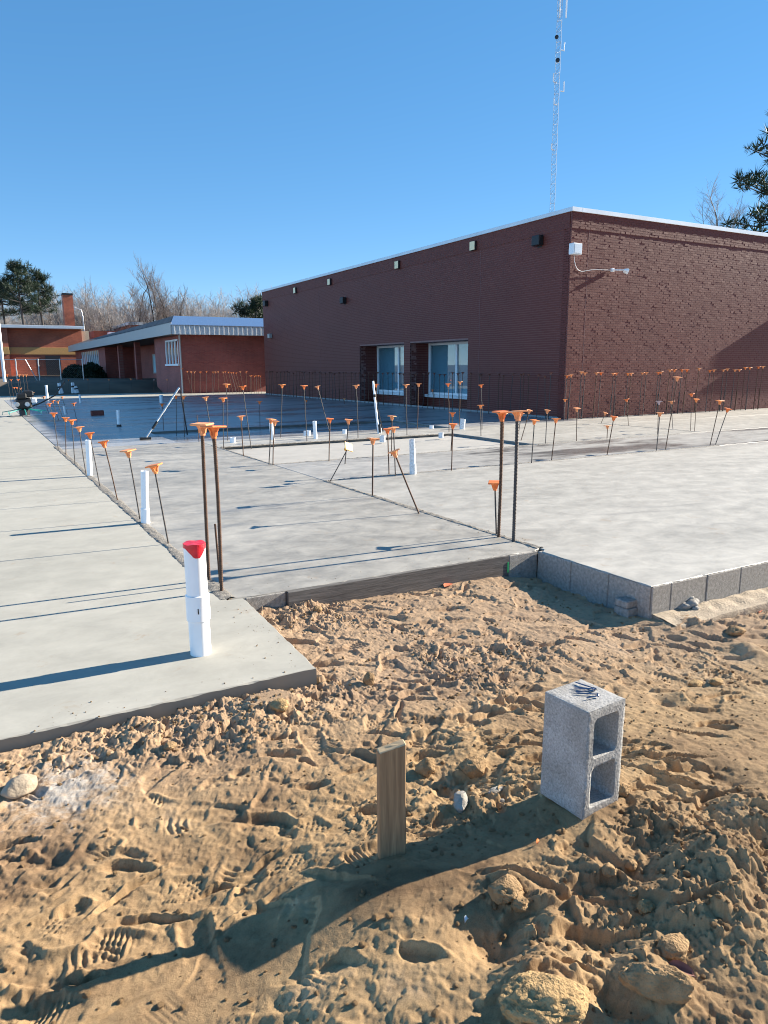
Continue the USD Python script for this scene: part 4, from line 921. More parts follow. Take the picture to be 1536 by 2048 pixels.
# corner index: 4*along + 2*out + up ; keep out face (2,3,6,7), both ends, top, bottom
BFACE = np.array([[2, 6, 7], [2, 7, 3], [0, 2, 3], [0, 3, 1], [4, 5, 7], [4, 7, 6], [0, 4, 6], [0, 6, 2], [1, 3, 7], [1, 7, 5]])
def to_mesh(v8):
    n = len(v8); return v8.reshape(-1, 3), (BFACE[None] + (np.arange(n) * 8)[:, None, None]).reshape(-1, 3)
def place(v8, o, along, outw):
    o, along, outw = map(np.asarray, (o, along, outw))
    return o + v8[..., :1] * along + v8[..., 1:2] * outw + v8[..., 2:] * np.array([0, 0, 1.0])
bld = thing('brick_building', 'large flat-roofed maroon brick building with two tall windows beside the slabs', 'building', (WX, WY, 0))
HOLES = [(20.86 - WY, 24.71 - WY, 0, 2.45), (25.17 - WY, 28.97 - WY, 0, 2.45)]
# mortar backing of the two walls
bk = .006
lw = [box(WX + bk, WX + .3, WY + .06, 20.86, -.1, WT), box(WX + bk, WX + .3, 24.71, 25.17, -.1, 2.45), box(WX + bk, WX + .3, 28.97, WF, -.1, WT), box(WX + bk, WX + .3, 20.86, 28.97, 2.45, WT)]
wall_l = part(bld, 'wall', cat_(lw), M['brick_mortar'], label='long shaded brick wall with the two windows')
wall_r = part(bld, 'wall', box(WX + bk, 40, WY + bk, WY + .3, -.1, WT), M['brick_mortar'], label='sunlit brick wall at the right')
part(bld, 'band_backing', cat_([box(WX - .006, WX + bk, WY + .07, WF, 5.35, WT), box(WX + .07, 40, WY - .006, WY + bk, 5.35, WT)]), M['brick_mortar'])
bl = place(bricks(WF - WY, 0, WT, HOLES, band=5.34, jit=.0012, tilt=.006, seed=1, first=.066, vj=.001), (WX, WY, 0), (0, 1, 0), (-1, 0, 0))
br = place(bricks(24.0, 0, WT, (), band=5.34, jit=.0016, tilt=.016, seed=2, vj=.0032), (WX, WY, 0), (1, 0, 0), (0, -1, 0))
part(wall_l, 'brickwork', to_mesh(bl), M['brick_main'], kind='stuff')
cen = br.mean(1); q = cen - CAM; wd = q @ FW; px_ = 768 + FOC * (q @ RT) / wd; py_ = 1024 - FOC * (q @ UP) / wd
full = (br[:, 4, 0] - br[:, 0, 0]) > .15
size = 1 / wd + 0.02 * np.sin(np.arctan2(cen[:, 1], cen[:, 0]))
order = np.argsort(np.where(full & (px_ < 1536) & (py_ > 425), wd, 1e9))
pick = np.zeros(len(br), bool); pick[order[:300]] = True
for i in np.where(pick)[0]: part(wall_r, 'brick', to_mesh(br[i:i + 1]), M['brick_main'])
part(wall_r, 'brickwork', to_mesh(br[~pick]), M['brick_main'], kind='stuff')
# window recesses
wins = []
for i, (y0, y1) in enumerate([(20.86, 24.71), (25.17, 28.97)]):
    jv = place(bricks(DEP, 0, 2.45, (), jit=.001, tilt=.006, seed=10 + i, first=.07), (WX, y1, 0), (1, 0, 0), (0, -1, 0))
    sp = place(bricks(y1 - y0, 0, .34, (), jit=.001, tilt=.006, seed=20 + i), (WX + DEP, y0, 0), (0, 1, 0), (-1, 0, 0))
    part(bld, 'recess_brickwork', to_mesh(np.concatenate([jv, sp])), M['brick_main'], kind='stuff')
    part(bld, 'recess_lining', cat_([box(WX + .3, WX + DEP + .2, y1 + .008, y1 + .1, 0, 2.45), box(WX + .3, WX + DEP + .2, y0 - .1, y0 - .008, 0, 2.45), box(WX + .3, WX + DEP + .2, y0, y1, 2.45, 2.6), box(WX + DEP + .008, WX + DEP + .2, y0, y1, -.1, .33)]), M['brick_mortar'])
    X1 = WX + DEP + .02
    w = part(bld, 'window', cat_([box(X1, X1 + .08, y0, y0 + .07, .46, 2.45), box(X1, X1 + .08, y1 - .12, y1, .46, 2.45), box(X1, X1 + .08, y0 + .07, y1 - .12, 2.36, 2.45), box(X1, X1 + .08, y0 + .07, y1 - .12, .46, .54), box(X1 - .01, X1 + .08, (y0 + y1) / 2 - .05, (y0 + y1) / 2 + .05, .54, 2.36)]), M['white_paint'])
    part(w, 'sill', bbox(WX + DEP - .16, WX + DEP + .03, y0 + .004, y1 - .004, .345, .46, .006), M['sill'])
    for a, b in ((y0 + .07, (y0 + y1) / 2 - .05), ((y0 + y1) / 2 + .05, y1 - .12)):
        part(w, 'pane', box(X1 + .03, X1 + .036, a, b, .54, 2.36), M['glass'])
    part(w, 'blind', box(X1 + .10, X1 + .11, (y0 + y1) / 2 + .02, y1 - .05, .5, 2.42), M['blind'])
    part(w, 'blind', box(X1 + .10, X1 + .11, y0 + .02, (y0 + y1) / 2 - .02, .5, 2.42), M['blind'])
part(bld, 'roof', box(WX + .25, 40, WY + .25, WF, 5.55, 5.75), M['fascia'])
cp = cat_([bbox(WX - .055, WX + .33, WY - .055, WF, WT - .0, WT + .115, .006), bbox(WX + .33, 40, WY - .055, WY + .33, WT, WT + .115, .006)])
part(bld, 'coping', cp, M['coping'])
part(bld, 'wall', box(WX + .02, 40, WF - .3, WF - .002, -.1, WT - .01), M['brick_mortar'])
for yj in (20.22, 33.2):
    part(bld, 'control_joint', box(WX - .004, WX + bk, yj - .006, yj + .006, 0.0, 5.33), M['caulk'])
part(bld, 'control_joint', box(15.84, 15.852, WY - .002, WY + bk, 0, 5.33), M['caulk'])
part(bld, 'gutter_base', cat_([bbox(WX - .05, WX - .004, WY + .2, WF, -.002, .05, .004)]), M['mortar'])

# fittings on the walls
def wall_light(px, py, sz, label, bright=True):
    p = onx(px, py, WX); t = thing('wall_light', label, 'light', (WX, p[1], p[2]), group='lights along the shaded wall')
    y, z, h = p[1], p[2], sz / 2
    part(t, 'housing', bbox(WX - .10, WX - .017, y - h, y + h, z - h, z + h, .01), M['dark_metal'])
    part(t, 'lens', box(WX - .108, WX - .1002, y - h * .9, y + h * .9, z - h * .9, z + h * .9), M['lamp_face'])
for k, (x, y, s, lb) in enumerate([(949, 492, .30, 'square pale wall light nearest the corner under the roof edge'), (797, 530, .30, 'square pale wall light second from the corner under the roof edge'), (661, 564, .29, 'square pale wall light third from the corner under the roof edge'), (592, 581, .29, 'square pale wall light farthest from the corner under the roof edge')]): wall_light(x, y, s, lb)
for x, y, s, lb in [(1080, 482, .34, 'black box lamp near the corner of the shaded wall'), (690, 601, .32, 'small black camera box high on the middle of the shaded wall'), (534, 607, .36, 'black box lamp at the far end of the shaded wall'), (543, 672, .28, 'small pale outlet box at the far end of the shaded wall')]:
    p = onx(x, y, WX); t = thing('wall_box', lb, 'wall fitting', (WX, p[1], p[2]))
    part(t, 'body', bbox(WX - .20, WX - .004, p[1] - s / 2, p[1] + s / 2, p[2] - s * .42, p[2] + s * .42, .02), M['black' if 'black' in lb else 'fascia'])
    part(t, 'bracket', bbox(WX - .004, WX + .002, p[1] - s * .3, p[1] + s * .3, p[2] - s * .55, p[2] + s * .5, .001), M['dark_metal'])
t = thing('electrical_box', 'pale grey electrical box on the building corner with a white cable', 'electrical box', (15.28, 15.9, 4.75))
part(t, 'body', bbox(15.07, 15.40, 15.80, 16.0, 4.62, 4.92, .012), M['white_paint'])
part(t, 'cover', bbox(15.10, 15.37, 15.785, 15.80, 4.65, 4.89, .005), M['coping'])
cb_ = [(15.25, 15.96, 4.62), (15.28, 15.96, 4.45), (15.40, 15.965, 4.25), (15.62, 15.97, 4.20), (15.9, 15.975, 4.25), (16.3, 15.975, 4.28), (16.75, 15.975, 4.30)]
from scipy.interpolate import make_interp_spline
sp_ = make_interp_spline(np.linspace(0, 1, len(cb_)), np.array(cb_), k=3)(np.linspace(0, 1, 30))
part(t, 'cable', tube(sp_, .008, 6), M['fascia_rib'], smooth=True)
t = thing('flood_light', 'small twin floodlight on a junction box on the sunlit brick wall', 'floodlight', (16.85, 16.0, 4.3))
part(t, 'junction_box', bbox(16.74, 16.84, 15.92, 16.0, 4.25, 4.35, .008), M['white_paint'])
part(t, 'arm', tube([(16.79, 15.92, 4.3), (16.85, 15.75, 4.28), (16.95, 15.62, 4.27)], .02, 8), M['white_paint'])
part(t, 'lamp_head', lathe([(0, 0), (.03, 0), (.05, .07), (.055, .13), (.048, .134), (0, .12)], (16.90, 15.62, 4.27), (.85, -.45, -.12), 16), M['white_paint'], smooth=40)
part(t, 'lamp_head', lathe([(0, 0), (.03, 0), (.05, .07), (.055, .13), (.048, .134), (0, .12)], (17.0, 15.72, 4.25), (.95, -.1, -.2), 16), M['white_paint'], smooth=40)
# added, unseen canopy further along the sunlit wall (outside the picture; shaped only for the slanting shadow it casts)
t = thing('wall_canopy', 'unseen added shadow-casting canopy on the sunlit wall beyond the right edge', 'canopy', (30, 15.9, 4.4))
part(t, 'deck', bbox(27.5, 34.0, 15.59, 16.0, 3.72, 4.36, .02), M['coping'])
part(t, 'beam', bbox(27.5, 34.0, 15.55, 15.98, 3.30, 3.47, .02), M['dark_metal'])

# ---------------------------------------------------------------- low wing behind
VX, VY = 11.42, 45.3
wg = thing('school_wing', 'low brick wing with a pale metal fascia and blue-white roof edge behind the slabs', 'building', (VX, VY, 0))
part(wg, 'wall', box(VX, 24, VY, VY + .3, -.3, 3.6), M['wing_y'], label='sunlit brick end wall')
WINy = (45.0 + .9, 49.6)
segs = [(VY + .3, 46.0, -.3, 3.6), (46.0, 49.3, -.3, 1.75), (46.0, 49.3, 3.3, 3.6), (49.3, 52.6, -.3, 3.6), (74, 78, -.3, 3.6), (78, 90, -.3, 1.6), (78, 90, 3.35, 3.6), (90, 96, -.3, 3.6)]
part(wg, "wall", trimesh.boolean.union([box(VX, VX + .3, a, b, c, d) for a, b, c, d in segs[:4]]), M["wing_x"], label="shaded brick side by the near window")
part(wg, "wall", trimesh.boolean.union([box(VX, VX + .3, a, b, c, d) for a, b, c, d in segs[4:]]), M['wing_x'], label='shaded long brick side')
part(wg, 'porch_wall', box(VX + 2.6, VX + 2.9, 52.6, 74, -.3, 3.6), M['wing_x'])
for yy in (52.3, 74.0): part(wg, "porch_end_wall", box(VX + .3, VX + 2.6, yy, yy + .3, -.3, 3.6), M["wing_y"])
for yy in (60.0, 67.5): part(wg, 'porch_post', bbox(VX + .1, VX + .5, yy, yy + .4, -.3, 3.55, .02), M['wing_x'])
w = part(wg, 'window', cat_([box(VX - .03, VX + .06, a, a + .12, 1.80, 3.25) for a in (46.0, 46.8, 47.6, 48.4, 49.18)] + [box(VX - .03, VX + .06, 46.0, 49.3, 3.2, 3.3), box(VX - .10, VX + .06, 45.9, 49.4, 1.68, 1.8)]), M['white_paint'])
for a in (46.12, 46.92, 47.72, 48.52): part(w, 'pane', box(VX + .02, VX + .03, a, a + .66, 1.8, 3.2), M['glass'])
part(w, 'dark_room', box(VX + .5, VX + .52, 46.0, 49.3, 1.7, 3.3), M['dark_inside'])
w = part(wg, 'window', cat_([box(VX - .03, VX + .06, a, a + .16, 1.6, 3.35) for a in np.arange(78, 90.1, 1.33)]), M['white_paint'])
part(w, 'pane', box(VX + .02, VX + .03, 78, 90, 1.6, 3.35), M['glass'])
part(w, 'dark_room', box(VX + .5, VX + .52, 78, 90, 1.6, 3.35), M['blind'])
for a, b in ((55.0, 58.6), (62.5, 65.5)):
    w = part(wg, 'window', cat_([box(VX + 2.55, VX + 2.6, a, a + .12, 1.2, 2.7), box(VX + 2.55, VX + 2.6, b - .12, b, 1.2, 2.7), box(VX + 2.55, VX + 2.6, a, b, 2.6, 2.72), box(VX + 2.55, VX + 2.6, a, b, 1.1, 1.2)]), M['fascia'])
    part(w, 'pane', box(VX + 2.585, VX + 2.595, a, b, 1.2, 2.6), M['blind'])
# fascia: long plain side, ribbed end
part(wg, 'fascia', bbox(VX - .75, VX - .68, VY - .75, 96, 3.52, 4.2, .01), M['fascia'])
part(wg, 'fascia', box(VX - .68, 24, VY - .74, VY - .66, 3.52, 4.08), M['fascia_rib'])
for k in range(42):
    x = VX - .55 + k * .30
    part(wg, 'fascia_rib', bbox(x, x + .05, VY - .79, VY - .742, 3.52, 4.07, .006), M['fascia_rib'])
part(wg, 'soffit', box(VX - .68, 24, VY - .66, 96, 3.535, 3.56), M['roof_brown'])
def quad(a, b, c, d): return (np.array([a, b, c, d], float), np.array([[0, 1, 2], [0, 2, 3]]))
part(wg, 'roof_edge', (np.array([(VX - .76, VY - .80, 4.08), (24, VY - .80, 4.08), (24, VY - .25, 4.62), (VX - .4, VY - .25, 4.62), (VX - .76, VY - .80, 4.05), (24, VY - .80, 4.05)], float), np.array([[0, 1, 2], [0, 2, 3], [4, 5, 1], [4, 1, 0]])), M['roof_metal'])
part(wg, 'roof', (np.array([(VX - .76, VY - .80, 4.2), (VX - .4, VY - .25, 4.62), (VX + 1.5, 96, 4.95), (VX - .76, 96, 4.2), (24, VY - .25, 4.62), (24, 96, 4.95)], float), np.array([[0, 1, 2], [0, 2, 3], [1, 4, 5], [1, 5, 2]])), M['roof_brown'])
part(wg, 'downpipe', tube([(VX - .08, VY - .06, 0), (VX - .08, VY - .06, 3.5)], .05, 8), M['fascia'])

# taller brick block behind the wing
p0 = ony(187, 660, 112); p1 = ony(312, 655, 112)
hb = thing('rear_block', 'taller brick block with a white roof edge rising behind the low wing', 'building', (p0[0], 112, 0))
zt_ = ony(250, 650, 112)[2]
part(hb, 'wall', box(p0[0], p1[0] + 22, 112, 126, 0, zt_ - .9), M['far_y'])
part(hb, 'wall', box(p0[0] + 5, p1[0] + 22, 111.5, 125, zt_ - .9, zt_), M['far_y'])
part(hb, 'roof_edge', bbox(p0[0] + 4.7, p1[0] + 22, 111.2, 125, zt_, zt_ + .4, .03), M['coping'])
part(hb, 'roof_vent', bbox(p0[0] + 1.5, p0[0] + 5.2, 108, 110, zt_ - 1.8, zt_ - 1.2, .03), M['white_paint'])

# far-left building
FY = 98.0
a = ony(17, 700, FY); b = ony(166, 700, FY); zt_ = ony(90, 652, FY)[2]; zb0, zb1 = ony(90, 709, FY)[2], ony(90, 695, FY)[2]
fl = thing('gym_building', 'flat-roofed red brick building with a tan stripe at the far left', 'building', (a[0], FY, 0))
part(fl, 'wall', box(a[0], b[0], FY, FY + 20, 0, zt_ - .35), M['far_y'])
part(fl, 'side_block', box(a[0] - 12, a[0] - .01, FY - 1.2, FY + 20, 0, zt_ - .35), M['far_y'])
part(fl, 'tan_stripe', bbox(a[0] - .1, b[0] + .02, FY - .06, FY - .004, zb0, zb1, .01), M['tan_band'])
part(fl, 'tan_stripe', bbox(a[0] - 12, a[0] + .0, FY - 1.26, FY - 1.204, zb0, zb1, .01), M['tan_band'])
part(fl, 'roof_edge', bbox(a[0] - 12.2, b[0] + .2, FY - 1.5, FY + 20, zt_ - .35, zt_, .03), M['coping'])
part(fl, 'corner_pier', box(b[0] + .01, b[0] + .9, FY + .4, FY + 1.6, 0, zt_ - .5), M['stucco'])
d0 = ony(92, 730, FY); d1 = ony(122, 730, FY)
part(fl, 'door', box(d0[0], d1[0], FY - .08, FY - .01, 0, 3.1), M['dark_metal'])
ch = thing('brick_chimney', 'square brick chimney rising behind the far-left building', 'chimney', (ony(137, 700, 112)[0], 112, 0))
q0, q1 = ony(126, 600, 112), ony(146, 600, 112); zc = ony(135, 590, 112)[2]
part(ch, 'shaft', box(q0[0], q1[0], 112, 113.6, 0, zc), M['far_y'])
part(ch, 'crown', bbox(q0[0] - .06, q1[0] + .06, 111.94, 113.66, zc, zc + .25, .02), M['dark_metal'])
lp = thing('street_lamp', 'thin grey street lamp with a short arm behind the far-left building', 'street lamp', (ony(160, 700, 120)[0], 120, 0))
xt = ony(158, 620, 120)
part(lp, 'pole', tube([(xt[0] + .6, 120, 0), (xt[0] + .45, 120, xt[2] - 1), (xt[0] + .3, 120, xt[2]), (xt[0] - .5, 120, xt[2] + .3)], [.13, .1, .08, .07], 8), M['galv'], smooth=True)
part(lp, 'lamp_head', bbox(xt[0] - 1.2, xt[0] - .4, 119.8, 120.2, xt[2] + .18, xt[2] + .38, .05), M['galv'])
# white pole at the left edge
b0 = ony(8, 750, 58); t0 = ony(1, 660, 58)
wp = thing('white_pole', 'white metal pole at the left edge in front of the fence', 'pole', (b0[0], 58, .5))
part(wp, 'pole', tube([(b0[0], 58, .3), (b0[0], 58, t0[2] + 2.5)], .11, 10), M['white_paint'], smooth=True)
part(wp, 'base_plate', bbox(b0[0] - .3, b0[0] + .3, 57.7, 58.3, .45, .62, .02), M['coping'])
# chain link fence
fe = thing('chain_link_fence', 'grey chain link fence with thin posts before the far-left building', 'fence', (2, 64, .6))
FYY = 64.0
fx = [ony(x, 740, FYY)[0] for x in (6, 33, 78, 121, 166)]
zt0 = ony(80, 719, FYY)[2]; zbase = .5
for i, x in enumerate([ony(-40, 740, FYY)[0]] + fx):
    part(fe, 'post', tube([(x, FYY, zbase - .2), (x, FYY, zt0 + .05)], .045, 8), M['galv'], smooth=True)
part(fe, 'brace', tube([(fx[2] - .15, FYY, zbase), (fx[2] - .9, FYY, zt0)], .035, 6), M['galv'])
part(fe, 'top_rail', tube([(fx[0] - 5, FYY, zt0), (fx[-1], FYY, zt0)], .025, 6), M['galv'])
wires = []
x0_, x1_ = fx[0] - 5, fx[-1]; Hh = zt0 - zbase; nw = int((x1_ - x0_ + Hh) / .16)
for k in range(nw):
    for sgn in (1, -1):
        xs = x0_ - Hh + k * .16
        a_, b_ = np.array([xs, FYY + .012 * sgn, zbase]), np.array([xs + Hh, FYY + .012 * sgn, zt0])
        if sgn < 0: a_[0], b_[0] = b_[0], a_[0]
        lo, hi = 0.0, 1.0
        dxx = b_[0] - a_[0]
        tt = sorted([(x0_ - a_[0]) / dxx, (x1_ - a_[0]) / dxx]); lo, hi = max(0, tt[0]), min(1, tt[1])
        if hi - lo > .02: wires.append(tube([a_ + (b_ - a_) * lo, a_ + (b_ - a_) * hi], .0022, 3, caps=False))
part(fe, 'wire_mesh', cat_(wires), M['bark'], kind='stuff')

# ---------------------------------------------------------------- power trowel, rods, brick, board on the slab
c = at(50, 832); TS = 0.66
pt = thing('power_trowel', 'walk-behind power trowel with teal guard ring and black engine on the left slab', 'power trowel', c)
ang = np.linspace(0, 2 * np.pi, 41)
for z, n in ((.07, 'guard_ring'), (.15, 'guard_ring')): part(pt, n, tube(np.column_stack([c[0] + TS * np.cos(ang), c[1] + TS * np.sin(ang), 0 * ang + z]), .026, 6, caps=False), M['teal'], smooth=True)
part(pt, 'guard_bars', cat_([tube([(c[0] + TS * math.cos(t_), c[1] + TS * math.sin(t_), .07), (c[0] + TS * math.cos(t_), c[1] + TS * math.sin(t_), .15), (c[0] + .1 * math.cos(t_), c[1] + .1 * math.sin(t_), .24)], .014, 6) for t_ in np.arange(8) * np.pi / 4]), M['teal'])
for k in range(4):
    t_ = k * np.pi / 2 + .3; d = np.array([math.cos(t_), math.sin(t_)]); n2 = np.array([-d[1], d[0]])
    V = np.array([[*(c[:2] + d * .12 - n2 * .07), .012], [*(c[:2] + d * .56 - n2 * .07), .012], [*(c[:2] + d * .56 + n2 * .07), .03], [*(c[:2] + d * .12 + n2 * .07), .03]])
    part(pt, 'blade', (np.vstack([V, V + [0, 0, .004]]), np.array([[0, 1, 2], [0, 2, 3], [4, 6, 5], [4, 7, 6], [0, 4, 5], [0, 5, 1], [2, 6, 7], [2, 7, 3]])), M['galv'])
part(pt, 'gearbox', lathe([(0, .03), (.16, .03), (.17, .2), (.1, .28), (0, .28)], c, (0, 0, 1), 16), M['dark_metal'], smooth=40)
part(pt, 'engine', cat_([bbox(c[0] - .24, c[0] + .24, c[1] - .2, c[1] + .2, .25, .60, .05), bbox(c[0] - .2, c[0] + .1, c[1] - .24, c[1] + .14, .58, .76, .04)]), M['black'])
part(pt, 'recoil_cover', lathe([(0, .0), (.07, 0), (.075, -.03), (.075, -.05)], (c[0] + .09, c[1] - .205, .40), (0, 1, 0), 16), M['white_paint'])
part(pt, 'fuel_tank', bbox(c[0] - .02, c[0] + .32, c[1] - .2, c[1] + .14, .62, .84, .05), M['black'])
part(pt, 'air_filter', bbox(c[0] + .22, c[0] + .40, c[1] - .2, c[1] + .02, .42, .60, .04), M['white_paint'])
part(pt, 'muffler', lathe([(0, 0), (.07, 0), (.08, .03), (.08, .2), (.05, .23), (0, .23)], (c[0] - .22, c[1] - .3, .40), (0, 1, 0), 14), M['galv'])
h1 = facing(110, 791, c); h2 = facing(128, 764, c)
h0 = c + [.1, 0, .26]
part(pt, 'handle', tube([h0, h0 * .5 + h1 * .5 + [0, 0, -.03], h1, h2], .022, 8), M['black'], smooth=True)
part(pt, 'handle_bar', tube([h2 + [-.02, -.3, 0], h2, h2 + [.02, .3, 0]], .02, 8), M['black'])
part(pt, 'grip', tube([h2 + [-.02, -.3, 0], h2 + [-.013, -.18, 0]], .028, 8), M['dark_metal'])
part(pt, 'grip', tube([h2 + [.013, .18, 0], h2 + [.02, .3, 0]], .028, 8), M['dark_metal'])
c = at(195, 831)
lb = thing('loose_brick', 'single red brick lying on the shaded wet slab', 'brick', c)
def cored():
    import manifold3d as m3
    b = m3.Manifold.cube([.40, .20, .13], True)
    return trimesh.Trimesh(*(lambda q: (np.array(q.vert_properties[:, :3]), np.array(q.tri_verts)))(b.to_mesh()), process=False)
bb = bbox(c[0] - .20, c[0] + .20, c[1] - .1, c[1] + .1, .0, .17, .008)
part(lb, 'body', bb, M['red_brick'])
part(lb, 'frog', bbox(c[0] - .13, c[0] + .13, c[1] - .05, c[1] + .05, .168, .172, .001), M['dark_inside'])  # flat near-black patch, a hollow's shade put into colour
# float pole leaning on the bar near the shade
b = at(291, 879); t1 = facing(366, 776, b) + np.array([.0, .35, 0]); 
fp = thing('float_pole', 'long grey tool pole with a black grip leaning over the shaded slab', 'tool', b)
mid = b + (t1 - b) * .34; m0 = b + (t1 - b) * .20
part(fp, 'pole', tube([b + [0, 0, .02], t1], .022, 8), M['galv'], smooth=True)
part(fp, 'grip', tube([m0, mid], .032, 8), M['black'], smooth=True)
part(fp, 'head', bbox(b[0] - .12, b[0] + .12, b[1] - .05, b[1] + .05, .0, .05, .008), M['black'])
part(fp, 'prop', tube([t1 + [.02, 0, 0], np.array([t1[0] + .25, t1[1] + .5, 0])], .016, 8), M['dark_metal'])
# surveying rod leaning
b = at(757, 867); t1 = facing(746, 762, b)
sr = thing('level_rod', 'white levelling rod with black clamps leaning near the shadow edge', 'levelling rod', b)
def stick(a, bq, w): return tube([a, bq], w, 4)
part(sr, 'rod', stick(b, t1, .028), M['white_paint'])
part(sr, 'clamp', stick(b + (t1 - b) * .02 + [.03, -.03, 0], b + (t1 - b) * .18 + [.03, -.03, 0], .036), M['black'])
part(sr, 'clamp', stick(b + (t1 - b) * .70, b + (t1 - b) * .75, .04), M['black'])
part(sr, 'brace_leg', tube([b + (t1 - b) * .72, b + [.35, .4, 0]], .014, 6), M['dark_metal'])
# tan board and bits far left
a = at(0, 765, .35); b = at(23, 767, .35)
bd = thing('scaffold_board', 'tan timber board lying across supports at the far left slab edge', 'board', (a + b) / 2)
d = (b - a) / np.linalg.norm(b - a)
part(bd, 'board', bbox(a[0] - 3, b[0], a[1] - .15, a[1] + .15, .30, .42, .01), M['wood_pale'])
part(bd, 'support', bbox(b[0] - .5, b[0] - .3, a[1] - .12, a[1] + .12, 0, .299, .01), M['cmu'])
part(bd, 'support', bbox(a[0] - 1.8, a[0] - 1.6, a[1] - .12, a[1] + .12, 0, .299, .01), M['cmu'])
for (bx, by, tx, ty, lb_) in [((123), 787, 118, 766, 'white and black tool standing at the far slab edge, left of the pair of pipes'), (148, 786, 145, 765, 'thin white stake at the far slab edge, left one of two'), (154, 786, 151, 772, 'short white stake at the far slab edge, right one of two')]:
    b = at(bx, by); t1 = facing(tx, ty, b); k = thing('marker_stake', lb_, 'stake', b)
    part(k, 'shaft', tube([b, t1], [.16, .10], 5), M['white_paint'])
    part(k, 'strap', tube([b + (t1 - b) * .55, b + (t1 - b) * .7], .15, 5), M['black'])

# ---------------------------------------------------------------- bushes
def bush_at(px, base_y, dist, w, h, label):
    p = ony(px, base_y, dist); p[2] = .55
    t = thing('round_bush', label, 'bush', p)
    g = np.random.default_rng(int(px)); n = 1500
    d = g.normal(size=(n, 3)); d /= np.linalg.norm(d, axis=1)[:, None]; d[:, 2] = np.abs(d[:, 2])
    cpos = p + d * (g.uniform(.82, 1.03, n))[:, None] * [w, w * .7, h]
    s = .13
    a = g.normal(size=(n, 3)); a /= np.linalg.norm(a, axis=1)[:, None]; b = np.cross(a, g.normal(size=(n, 3))); b /= np.linalg.norm(b, axis=1)[:, None]
    V = np.stack([cpos - a * s, cpos + a * s, cpos + b * s * 1.2], 1).reshape(-1, 3)
    part(t, 'foliage', (V, np.arange(3 * n).reshape(-1, 3)), M['needles'])
    part(t, 'core', rock(p, (w * .86, w * .6, h * .88), int(px), .12, 3), M['bush'], smooth=True)
bush_at(150, 752, 76, 1.2, 1.35, 'clipped round bush, the left one before the long wing window')
bush_at(184, 752, 74, 1.3, 1.5, 'clipped round bush, the right one before the long wing window')

# ---------------------------------------------------------------- radio mast
MD = 95.0
mb = ondepth(1104, 470, MD); mtp = ondepth(1125, -70, MD)
zb_, zt_ = 1.0, mtp[2]
mx_, my_ = mb[0], mb[1]
tw = thing('radio_mast', 'tall slim lattice radio mast with dish antennas behind the brick building', 'radio mast', (mx_, my_, zb_))
legs = [np.array([mx_ + .36 * math.cos(t_), my_ + .36 * math.sin(t_)]) for t_ in (.3, .3 + 2 * np.pi / 3, .3 + 4 * np.pi / 3)]
for l in legs: part(tw, 'leg', tube([(*l, zb_), (*l, zt_)], .03, 5), M['galv'])
br_ = []; z = zb_; k = 0
while z < zt_ - 1:
    for i in range(3):
        a, b = legs[i], legs[(i + 1) % 3]
        br_.append(tube([(*a, z), (*b, z + .55)], .02, 3, caps=False)); br_.append(tube([(*b, z + .55), (*a, z + 1.1)], .02, 3, caps=False)); br_.append(tube([(*a, z), (*b, z)], .02, 3, caps=False))
    z += 1.1
part(tw, 'lattice', cat_(br_), M['galv'], kind='stuff')
for px1, py1, rr_ in ((1113, 76, .22), (1115, 122, .24)):
    p = ondepth(px1, py1, MD - .6)
    part(tw, 'dish', lathe([(0, .0), (rr_ * .6, .05), (rr_, .2), (rr_, .3), (0, .34)], p + np.array([0, 0, 0]), (-.6, -.8, 0), 16), M['dark_metal'], smooth=40)
for px1, py1, h in ((1121, 182, .5), (1114, 210, .3), (1122, 100, .4), (1113, 165, .4), (1109, 300, .3)):
    p = ondepth(px1, py1, MD); part(tw, 'side_antenna', tube([p, p + [.5 if px1 > 1117 else -.5, 0, 0], p + [.5 if px1 > 1117 else -.5, 0, h * 2.2]], .07, 5), M['white_paint'])
for px1 in (1119, 1132):
    p = ondepth(px1, 36, MD); part(tw, 'panel_antenna', bbox(p[0] - .07, p[0] + .07, p[1] - .07, p[1] + .07, p[2], p[2] + 2.4, .02), M['white_paint'])

